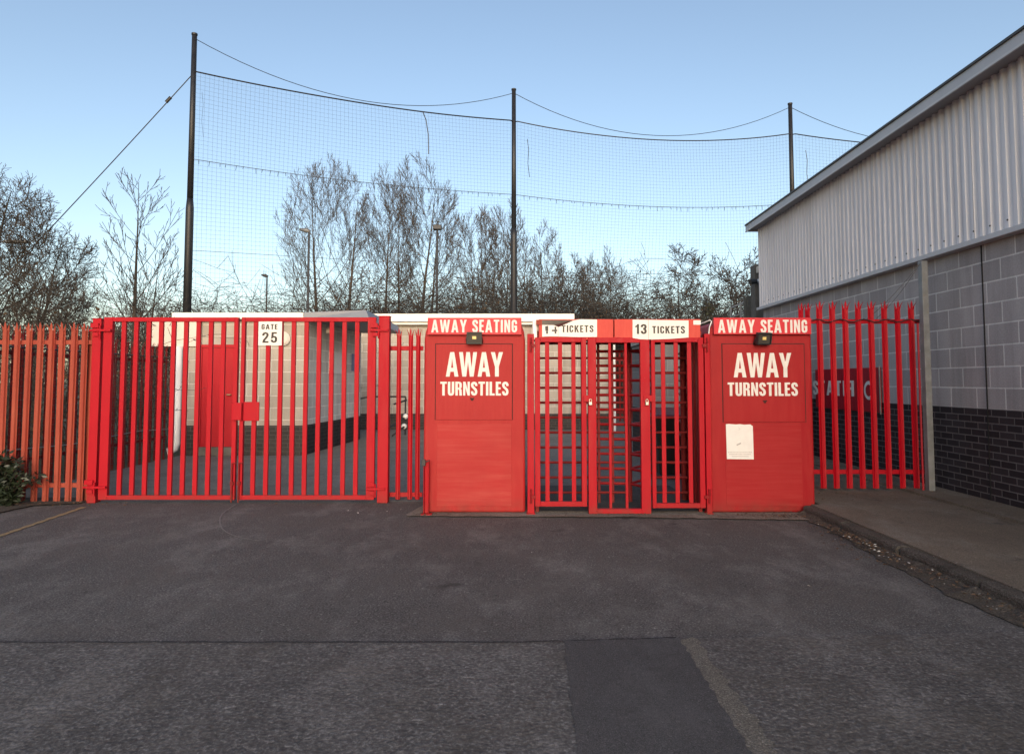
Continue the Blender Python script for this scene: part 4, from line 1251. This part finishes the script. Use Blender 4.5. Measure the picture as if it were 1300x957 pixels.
for i in range(3):
    a, b = PO[i], PO[i+1]
    mb = MB(); mb.tube(sagcurve(a+Vector((0,0,11.9)), b+Vector((0,0,11.9)), sags[i][0]), .011, 6)
    tag(mb.build('pole_cable', M['pole_black'], origin=a+Vector((0,0,11.9))), clab[i], 'cable', 'cables between the net poles')
    t = thing('ball_net', (a+b)/2, nlab[i], 'net', 'panels of the ball net')
    off = Vector((0, -.13, 0))
    L = (b-a).length; nu = int(L/.13); 
    def pt(f, z):
        g = (z/ZN)
        q = a.lerp(b, f) + off
        ztop = ZN - 4*sags[i][1]*f*(1-f)*(g**4)
        zz = z - 4*sags[i][1]*f*(1-f)*(g**4) - .10*sin(f*pi)*sin(g*9+i)
        return Vector((q.x + .10*sin(g*6.0+f*5+i)*sin(f*pi), q.y + .30*sin(f*pi)*sin(g*3.0+i), zz))
    mb = MB()
    for u in range(nu+1):
        f = .012+.976*u/nu
        mb.tube([pt(f, ZN*(.04+.96*k/14)) for k in range(15)], .0027, 3, False)
    nv = int(ZN*.96/.13)
    for v in range(nv+1):
        z = ZN*.04 + ZN*.96*v/nv
        mb.tube([pt(.012+.976*k/16, z) for k in range(17)], .0027, 3, False)
    mb.build('netting', M['net'], t)
    mb = MB(); mb.tube([a+Vector((0,0,ZN))]+[pt(.012+.976*k/20, ZN) for k in range(21)]+[b+Vector((0,0,ZN))], .022, 6); mb.build('top_rope', M['pole_black'], t)
    mb = MB(); mb.tube([a+Vector((0,0,ZL))]+[pt(.012+.976*k/20, ZL) for k in range(21)]+[b+Vector((0,0,ZL))], .010, 5)
    for k in range(int(L/.26)):
        f = .03 + .94*(k + rg.uniform(-.3, .3))/int(L/.26); q = pt(f, ZL)
        mb.tube([q, q+Vector((rg.uniform(-.02,.02), -.01, -rg.uniform(.07, .17)))], .008, 4)
    mb.build('middle_rope', M['pole_black'], t)
    mb = MB(); mb.tube([a+Vector((0,0,ZM))]+[pt(.012+.976*k/20, ZM) for k in range(21)]+[b+Vector((0,0,ZM))], .007, 5); mb.build('lower_rope', M['net'], t)
    if i == 0:
        mb = MB(); q = pt(.68, ZN); mb.tube([q, q+Vector((.12,-.05,-.3)), q+Vector((.2,-.05,-.8)), q+Vector((.22,-.05,-1.5))], .016, 6); mb.build('dangling_rope', M['pole_black'], t)
    mb = MB(); q = pt(.045 if i else .03, ZN-.6)
    mb.tube([q+Vector((0,-.03,0)), q+Vector((.05,-.04,-.4)), q+Vector((.02,-.04,-.9)), q+Vector((.08,-.04,-1.4))], .011 if i else .004, 5); mb.build('tie_rope', M['pole_black'], t)
# guy wire
a = PO[0]+Vector((0,0,10.8)); b = Vector((PO[0].x-9.5, PO[0].y-.2, 0))
mb = MB(); mb.tube(sagcurve(a, b, .12, 12), .016, 6)
q = a.lerp(b, .07); mb.tube([q, a.lerp(b, .085)], .05, 8)
tag(mb.build('guy_wire', M['pole_black'], origin=b), 'straight guy wire slanting down left from the left net pole', 'wire')

# ------------------------------------------------------------------ street lamps
def lamp(px, pyt, Y, label, arm, flood=False):
    x = PX(px, Y, 400); z = PZ(pyt, Y)
    t = thing('street_lamp', (x, Y, 0), label, 'street lamp', 'lamp posts among the trees')
    MB().tube([(x, Y, 0), (x, Y, 1.4), (x, Y, 1.5), (x, Y, z)], [.09, .09, .065, .05], 10).build('lamp_column', M['lamp_grey'], t, smooth=True)
    mb = MB()
    if flood:
        mb.box(x-.2, x+.2, Y-.16, Y+.14, z, z+.22)
        mb.build('lamp_head', M['lamp_grey'], t, bevel=.03)
    else:
        mb.tube([(x+.05, Y, z), (x+arm*.3, Y, z+.05), (x+arm, Y, z+.10)], [.06, .11, .05], 8)
        mb.build('lamp_head', M['galv'] if px < 392 and px > 350 else M['lamp_grey'], t, smooth=True)
    return t
lamp(390.5, 294, 30, 'grey street lamp with pale head in front of the two-stemmed tree', -.42)
lamp(338, 351, 42, 'small distant street lamp right of the left net pole', -.35)
lamp(554.5, 292, 31, 'dark post topped by a square floodlight among the central trees', 0, True)
Yl = 24
t = thing('street_lamp', (PX(-22, Yl), Yl, 0), 'street lamp arm reaching in from the left edge before the spreading tree', 'street lamp', 'lamp posts among the trees')
x = PX(-22, Yl); z = PZ(307, Yl)
MB().tube([(x, Yl, 0), (x, Yl, z)], [.08, .05], 10).build('lamp_column', M['lamp_grey'], t)
MB().tube([(x, Yl, z-.03), (x+.6, Yl, z)], .03, 8).build('lamp_arm', M['lamp_grey'], t)
MB().box(x+.6, PX(29, Yl), Yl-.12, Yl+.12, z-.05, z+.05).build('lamp_head', M['galv'], t, bevel=.02)

# ------------------------------------------------------------------ bare winter trees
def rot_about(v, axis, ang):
    return Matrix.Rotation(ang, 3, axis) @ v

class Tree:
    def __init__(self, seed):
        self.r = random.Random(seed); self.trunk = MB(); self.crown = MB()
    def limb(self, p, d, L, rad, level, prm):
        r = self.r
        segs = prm['segs'][level]
        pts = [p.copy()]; rads = [rad]
        d = d.normalized(); q = p.copy()
        tip = prm['tip']
        wig = prm['wig'][level]; up = prm['up'][level]
        for i in range(segs):
            d = d + Vector((r.gauss(0, wig), r.gauss(0, wig), r.gauss(0, wig*.7) + up/segs))
            d.normalize()
            q = q + d*(L/segs); pts.append(q.copy())
            f = (i+1)/segs
            rads.append(max(tip, rad*(1-f*prm['taper'][level])**(1.35 if level == 0 else 1.0)))
        k = 7 if level == 0 else (5 if level == 1 else (4 if level == 2 else 3))
        (self.trunk if level == 0 else self.crown).tube(pts, rads, k, caps=False)
        if level+1 >= prm['levels']: return
        n = prm['n'][level]; n = max(1, int(n*r.uniform(.8, 1.2)))
        f0 = prm['from'][level]
        ph = r.uniform(0, 6.28)
        for c in range(n):
            f = f0 + (1-f0)*((c+r.random())/n)
            x = f*segs; i = min(segs-1, int(x)); fr = x-i
            pp = pts[i].lerp(pts[i+1], fr)
            rr = rads[i]*(1-fr)+rads[i+1]*fr
            dd = (pts[i+1]-pts[i]).normalized()
            ax = dd.orthogonal().normalized()
            ph += 2.399 + r.uniform(-.5, .5)
            ax = rot_about(ax, dd, ph)
            ang = radians(r.gauss(prm['ang'][level], 7))
            nd = rot_about(dd, ax, ang)
            ll = L*prm['len'][level]*(1.0-prm['short'][level]*(f-f0)/(1-f0+1e-6))*r.uniform(.7, 1.15)
            ll = min(ll, self.reach(pp, nd + Vector((0, 0, prm['up'][level+1]*.45)))*r.uniform(.80, 1.06))
            if ll < .10: continue
            self.limb(pp, nd, ll, max(tip, min(rr*.75, rr*prm['rad'][level])), level+1, prm)
    def reach(self, p, d):
        """how far a shoot may grow from p along d before it leaves the crown's envelope"""
        c, rx, rz = self.env
        d = d.normalized()
        q = Vector(((p.x-c.x)/rx, (p.y-c.y)/rx, (p.z-c.z)/rz)); e = Vector((d.x/rx, d.y/rx, d.z/rz))
        A = e.dot(e); B = q.dot(e); C = q.dot(q)-1
        if C > 0: return .35*rx*self.r.random()
        return (-B+sqrt(max(0, B*B-A*C)))/A
    def ivy(self, base, h, rad, n):
        mb = MB(); r = self.r
        for _ in range(n):
            z = h*(r.random()**1.1); an = r.uniform(0, 6.28); rr = rad*(1-.55*z/h)*r.uniform(.4, 1.25)
            c = Vector((base.x+rr*cos(an), base.y+rr*sin(an), z))
            leafq(mb, c, r.uniform(.05, .11), r)
        return mb

def leafq(mb, c, s, r):
    a = Vector((r.gauss(0,1), r.gauss(0,1), r.gauss(0,1))).normalized(); b = a.orthogonal().normalized()
    b = rot_about(b, a, r.uniform(0, 6.28)); e = a.cross(b)
    mb.add([c+b*s, c+e*s*.6, c-b*s, c-e*s*.6], [(0,1,2,3)])

UPR = dict(levels=5, segs=[10,8,6,3,1], n=[23,9,7,4], ang=[46,27,25,25], len=[.62,.50,.42,.5], short=[.50,.40,.35,.2], rad=[.34,.46,.50,.55], up=[.03,.85,.34,.20,.08],
           wig=[.016,.016,.014,.012,.01], taper=[.90,.90,.88,.8,.5], tip=.0060)
UPR['from'] = [.20,.18,.15,.15]
SPR = dict(UPR, n=[16,10,9,4], ang=[56,38,36,38], len=[.74,.52,.46,.46], short=[.45,.35,.3,.2], up=[.05,.30,.18,.12,.1], wig=[.05,.04,.035,.03,.02], tip=.0060)
SPR['from'] = [.16,.2,.15,.15]
OAK = dict(UPR, n=[13,10,9,4], ang=[52,46,44,42], len=[.70,.55,.46,.48], short=[.3,.3,.3,.2], up=[.05,.3,.1,.1,.05], wig=[.07,.14,.17,.17,.15], tip=.0115)
OAK['from'] = [.34,.2,.15,.15]
YNG = dict(UPR, levels=4, n=[20,6,4], ang=[44,28,30], len=[.50,.40,.42], short=[.66,.4,.3], up=[.03,.50,.35,.25], segs=[10,8,5,3], rad=[.34,.46,.6], tip=.006, wig=[.012,.02,.02,.02], taper=[.92,.88,.8,.6])
YNG['from'] = [.22,.25,.2]
BSH = dict(UPR, levels=4, n=[12,9,7], ang=[24,30,34], len=[.60,.48,.46], short=[.4,.3,.3], up=[.1,.3,.2,.1], segs=[7,5,4,3], wig=[.04,.045,.05,.06], rad=[.55,.55,.6], taper=[.85,.8,.7,.6], tip=.008)
BSH['from'] = [.12,.15,.15]

def tree(px, pyt, Y, prm, label, stems=((0,0,1.0,0),), seed=1, rad=.15, mats=('bark','twig'), group='bare trees beyond the net', ivy=None, hw=50, low=.18, cx=0, cat='tree', name='bare_tree'):
    x = PX(px, Y, 380); H = PZ(pyt, Y)
    t = thing(name, (x, Y, 0), label, cat, group)
    T = Tree(seed)
    T.env = (Vector((x + cx*Y/FPX, Y, H*(1+low)/2)), hw*Y/FPX, H*(1-low)/2)
    for (dx, dy, hs, lean) in stems:
        d = Vector((lean, T.r.uniform(-.03,.03), 1))
        T.limb(Vector((x+dx, Y+dy, -.02)), d, H*hs*.93, rad*hs, 0, prm)
    T.trunk.build('trunk', M[mats[0]], t, smooth=True)
    T.crown.build('crown', M[mats[1]], t)
    if ivy:
        mb = MB()
        for (dx, dy, hs, lean) in stems:
            iv = T.ivy(Vector((x+dx, Y+dy, 0)), ivy[0], ivy[1], ivy[2]); mb.add(iv.v, iv.f)
        mb.build('ivy', M[ivy[3] if len(ivy) > 3 else 'ivy'], t)
    return t
tree(-14, 204, 19, SPR, 'dark spreading bare tree filling the left edge of the photo', stems=((0,0,.95,.10),(-.5,.3,.9,-.25),(.35,.2,.75,.36)), seed=3, rad=.20, mats=('bark_dark','twig_dark'), group='bare trees left of the net', hw=128, low=.05)
tree(42, 318, 17, SPR, 'low tangled bare tree behind the orange palisade', stems=((0,0,1,.05),(.5,.3,.85,.2),(-.6,.2,.9,-.2)), seed=31, rad=.09, mats=('bark_dark','twig_dark'), group='bare trees left of the net', hw=72, low=.1)
tree(173, 203, 18, YNG, 'slim bare tree with a straight trunk just left of the left net pole', stems=((0,0,.98,-.01),(.12,.05,.72,.10)), seed=8, rad=.115, mats=('bark_dark','twig_dark'), group='bare trees left of the net', hw=62, low=.20, cx=4)
tree(412, 193, 36, UPR, 'tall bare tree with ascending branches right behind the grey street lamp', stems=((-.2,0,.9,-.02),(1.0,.2,.88,.02)), seed=12, rad=.19, ivy=(3.6,.55,900,'brown_leaf'), hw=66, low=.26)
tree(488, 203, 37, UPR, 'bare tree with several ivy-clad stems left of the tallest central crown', stems=((0,0,.88,-.02),(.7,.3,.85,.02)), seed=17, rad=.17, ivy=(5.2,.6,1300,'brown_leaf'), hw=44, low=.3, cx=4)
tree(529, 190, 36, UPR, 'tall narrow bare crown with thick ivy at its foot left of the dark floodlight post', stems=((0,0,.92,.01),(.35,.2,.78,.07)), seed=23, rad=.19, ivy=(4.6,.75,1500,'brown_leaf'), hw=54, low=.28, cx=6)
tree(604, 250, 34, UPR, 'brownish bare tree between the floodlight post and the middle net pole', stems=((0,0,.92,-.03),(.6,.2,.88,.04)), seed=29, rad=.11, mats=('bark','twig_red'), ivy=(4.5,.7,900,'brown_leaf'), hw=42, low=.2)
tree(642, 250, 33, UPR, 'dense brownish bare tree directly behind the middle net pole', stems=((0,0,.92,.02),(.5,.3,.88,.06)), seed=37, rad=.11, mats=('bark','twig_red'), ivy=(4.2,.9,1100,'brown_leaf'), hw=40, low=.2)
tree(694, 272, 33, UPR, 'slender bare tree just right of the middle net pole', stems=((0,0,1,-.01),(.5,.2,.82,.05)), seed=41, rad=.085, mats=('bark','twig_red'), ivy=(3.4,.8,700,'brown_leaf'), hw=28, low=.1)
tree(726, 318, 32, BSH, 'thin reddish bare thicket tree left of the rounded crown', stems=((0,0,1,.0),(.5,.2,.9,.12),(-.5,.2,.95,-.1)), seed=43, rad=.07, mats=('bark','twig_red'), hw=32, low=.1)
tree(765, 308, 35, UPR, 'small rounded bare tree centred behind the turnstiles', stems=((-.3,0,.85,-.05),(.3,.1,.9,.04)), seed=47, rad=.11, mats=('bark','twig'), hw=38, low=.25)
tree(869, 303, 34, OAK, 'gnarled bare tree with bent limbs left of the ivy-clad trunk', stems=((0,0,.85,-.03),(.5,.2,.8,.08)), seed=53, rad=.18, mats=('bark_dark','twig_dark'), hw=46, low=.2)
tree(896, 338, 31, BSH, 'ivy-clad leaning trunk above the right booth', stems=((0,0,.95,.08),(.2,.1,.8,-.08)), seed=59, rad=.12, mats=('bark_dark','twig_dark'), ivy=(4.9,.42,700,'ivy'), hw=26, low=.25)
tree(940, 300, 32, OAK, 'crooked bare oak beside the warehouse corner', stems=((0,0,.85,.02),), seed=61, rad=.21, mats=('bark_dark','twig_dark'), hw=52, low=.2)
tree(985, 312, 36, OAK, 'bare oak mostly hidden behind the warehouse corner', stems=((0,0,.85,-.03),), seed=67, rad=.2, mats=('bark_dark','twig_dark'), hw=40, low=.25)

# arching brambles and undergrowth as one uncountable mass
def bramble(mb, lf, x0, x1, y0, y1, h0, h1, n, seed, rad=.012, leaf=0.0, leafs=.06, lean=.5):
    r = random.Random(seed)
    for _ in range(n):
        x = r.uniform(x0, x1); y = r.uniform(y0, y1); h = r.uniform(h0, h1)*r.uniform(.6, 1)
        an = r.uniform(0, 6.28); run = h*r.uniform(.1, lean*2)
        pts = []; m_ = 7
        for k in range(m_+1):
            f = k/m_
            pts.append(Vector((x+cos(an)*run*f*f+r.gauss(0,.03*h), y+sin(an)*run*f*f+r.gauss(0,.03*h), h*(1-(1-f)**1.8) - h*.25*max(0, f-.7))))
        mb.tube(pts, [rad*(1-.6*k/m_) for k in range(m_+1)], 3, False)
        for k in range(2, m_+1):
            for _2 in range(2):
                d = Vector((r.gauss(0,1), r.gauss(0,1), r.gauss(.4,.7))).normalized()*h*r.uniform(.08,.22)
                mid = pts[k]+d*.5+Vector((r.gauss(0,.03),r.gauss(0,.03),.02))
                mb.tube([pts[k], mid, pts[k]+d], rad*.55, 3, False)
                if lf is not None and r.random() < leaf:
                    leafq(lf, pts[k]+d*r.random(), leafs*r.uniform(.6,1.3), r)
def thicket(name, mat, lmat, args):
    mb = MB(); lf = MB()
    for a_ in args: bramble(mb, lf, *a_[:-1], **a_[-1])
    o = mb.build(name, mat); tag(o, kind='stuff')
    if lf.f:
        l = lf.build(name+'_leaves', lmat); l.parent = o; tag(l)
    return o
thicket('undergrowth', M['twig_dark'], M['brown_leaf'], [
    (-20, -7.5, 30, 33, 3.6, 6.4, 620, 71, dict(leaf=.2, leafs=.04, lean=.6, rad=.015)),
    (-8, 4.8, 29, 32, 3.6, 6.7, 1500, 72, dict(leaf=.9, leafs=.05, rad=.014)),
    (2.5, 14, 29, 32, 3.4, 6.4, 800, 73, dict(leaf=.5, leafs=.045, lean=.7, rad=.015)),
    (-20, 14, 33, 36, 3.0, 5.8, 600, 74, dict(leaf=.7, leafs=.05))])
thicket('bramble_thicket', M['twig_dark'], M['brown_leaf'], [
    (-13, -6.5, 10.5, 15, 1.2, 3.0, 240, 75, dict(leaf=.4, leafs=.04, rad=.008)),
    (-11, -6.6, 8.4, 11, .8, 2.2, 240, 76, dict(leaf=.5, leafs=.045, rad=.008)),
    (-10.5, -5.0, 17, 21, 1.4, 3.4, 150, 77, dict(leaf=.1, leafs=.05, rad=.007, lean=.8))])

# evergreen shrub at the left edge
def shrub(c, rx, rz, n, seed, label):
    r = random.Random(seed)
    t = thing('shrub', (c.x, c.y, 0), label, 'shrub')
    st = MB(); lf = MB()
    for _ in range(26):
        an = r.uniform(0, 6.28); h = rz*r.uniform(.5, 1.05); run = rx*r.uniform(.2, 1)
        pts = [Vector((c.x+cos(an)*run*f*f+r.gauss(0,.012), c.y+sin(an)*run*.6*f*f, h*f)) for f in (0,.25,.5,.75,1)]
        st.tube(pts, [.008,.007,.006,.004,.003], 4, False)
        for k in range(n//26):
            f = r.random()**.7; i = min(3, int(f*4)); q = pts[i].lerp(pts[i+1], f*4-i)
            q = q + Vector((r.gauss(0,.045), r.gauss(0,.04), r.gauss(0,.04)))
            d = Vector((r.gauss(0,1), r.gauss(-.3,.8), r.gauss(-.1,.5))).normalized()
            s = r.uniform(.022,.045); e = d.orthogonal().normalized(); e = rot_about(e, d, r.uniform(0,6.28))
            lf.add([q, q+d*s+e*s*.45, q+d*s*2.2, q+d*s-e*s*.45], [(0,1,2,3)])
    st.build('stems', M['bark_dark'], t); lf.build('leaves', M['shrub_leaf'], t)
shrub(G(8, 642), .36, .55, 1300, 81, 'dark green leafy shrub growing at the foot of the orange palisade')

# ------------------------------------------------------------------ litter
def litter(name, mat, spots, seed, smin, smax):
    r = random.Random(seed); mb = MB()
    for (x, y, sx, sy, n, zz) in spots:
        for _ in range(n):
            c = Vector((r.gauss(x, sx), r.gauss(y, sy), zz + r.uniform(.004, .014)))
            s = r.uniform(smin, smax); an = r.uniform(0, 6.28)
            d = Vector((cos(an), sin(an), r.uniform(-.25,.25)))*s; e = Vector((-sin(an), cos(an), r.uniform(-.3,.3)))*s*.6
            up = Vector((0,0,s*r.uniform(.1,.5)))
            mb.add([c-d, c+e+up, c+d, c-e], [(0,1,2),(0,2,3)])
    return tag(mb.build(name, mat), kind='stuff')
litter('leaf_litter', M['litter'], [(KX-.07, 5.9, .05, .40, 260, .032), (KX-.06, 4.6, .05, .7, 170, .03), (KX-.06, 3.0, .05, .6, 90, .03), (KX-.2, 5.6, .07, .6, 70, 0), (2.8, 6.95, .25, .05, 90, .012), (-5.2, 7.62, .8, .07, 120, .014), (1.8, 7.0, .8, .05, 40, .012), (-.8, 7.1, .2, .07, 35, .012), (-1.9, 7.7, .7, .05, 40, 0), (3.6, 7.7, .4, .2, 40, SLABZ)], 91, .006, .020)
litter('paper_scraps', M['litter_pale'], [(KX-.09, 5.7, .04, .4, 34, .036), (KX-.1, 4.0, .05, .9, 20, .032), (0, 5.2, 3.2, 1.4, 16, 0), (-1.2, 7.2, .3, .1, 5, 0), (KX+.1, 5, .06, 1.2, 8, SLABZ)], 92, .005, .014)
litter('grit', M['soil'], [(KX-.06, 5.2, .05, 1.4, 420, 0), (KX-.05, 3.0, .04, .8, 160, 0), (2.7, 7.0, .3, .04, 120, .012), (0, 5.0, 3.0, 1.3, 40, 0)], 93, .004, .011)

# ------------------------------------------------------------------ light
SUN_EL = radians(17); SUN_AZ = radians(177)     # low behind the camera
world = bpy.data.worlds.new('World'); scene.world = world; world.use_nodes = True
nt = world.node_tree
bg = nt.nodes['Background']
sky = nt.nodes.new('ShaderNodeTexSky'); sky.sky_type = 'NISHITA'; sky.sun_disc = False
sky.sun_elevation = SUN_EL; sky.sun_rotation = SUN_AZ
sky.altitude = 50; sky.air_density = 1.0; sky.dust_density = 1.9; sky.ozone_density = 1.9
nt.links.new(sky.outputs['Color'], bg.inputs['Color'])
bg.inputs['Strength'].default_value = .15
sl_ = bpy.data.lights.new('sun', 'SUN'); sl_.energy = 1.05; sl_.angle = radians(32); sl_.color = (1.0, .94, .90)
so = bpy.data.objects.new('sun', sl_); COL.objects.link(so)
sd = Vector((sin(SUN_AZ)*cos(SUN_EL), cos(SUN_AZ)*cos(SUN_EL), sin(SUN_EL)))
so.rotation_euler = sd.to_track_quat('Z', 'Y').to_euler()
so.location = sd*50

# ------------------------------------------------------------------ camera
cam = bpy.data.cameras.new('camera'); co = bpy.data.objects.new('camera', cam); COL.objects.link(co)
co.location = (0, 0, CAMZ); co.rotation_euler = (radians(90)+PITCH, 0, 0)
cam.sensor_fit = 'HORIZONTAL'; cam.sensor_width = 36; cam.lens = FPX*36/1300
cam.shift_y = -(478.5-434)/1300
cam.clip_start = .05; cam.clip_end = 2000
scene.camera = co
scene.view_settings.view_transform = 'Standard'; scene.view_settings.look = 'None'
scene.view_settings.exposure = .80; scene.view_settings.gamma = 1.0
scene.view_settings.use_white_balance = True
scene.view_settings.white_balance_temperature = 7350
scene.view_settings.white_balance_tint = 11
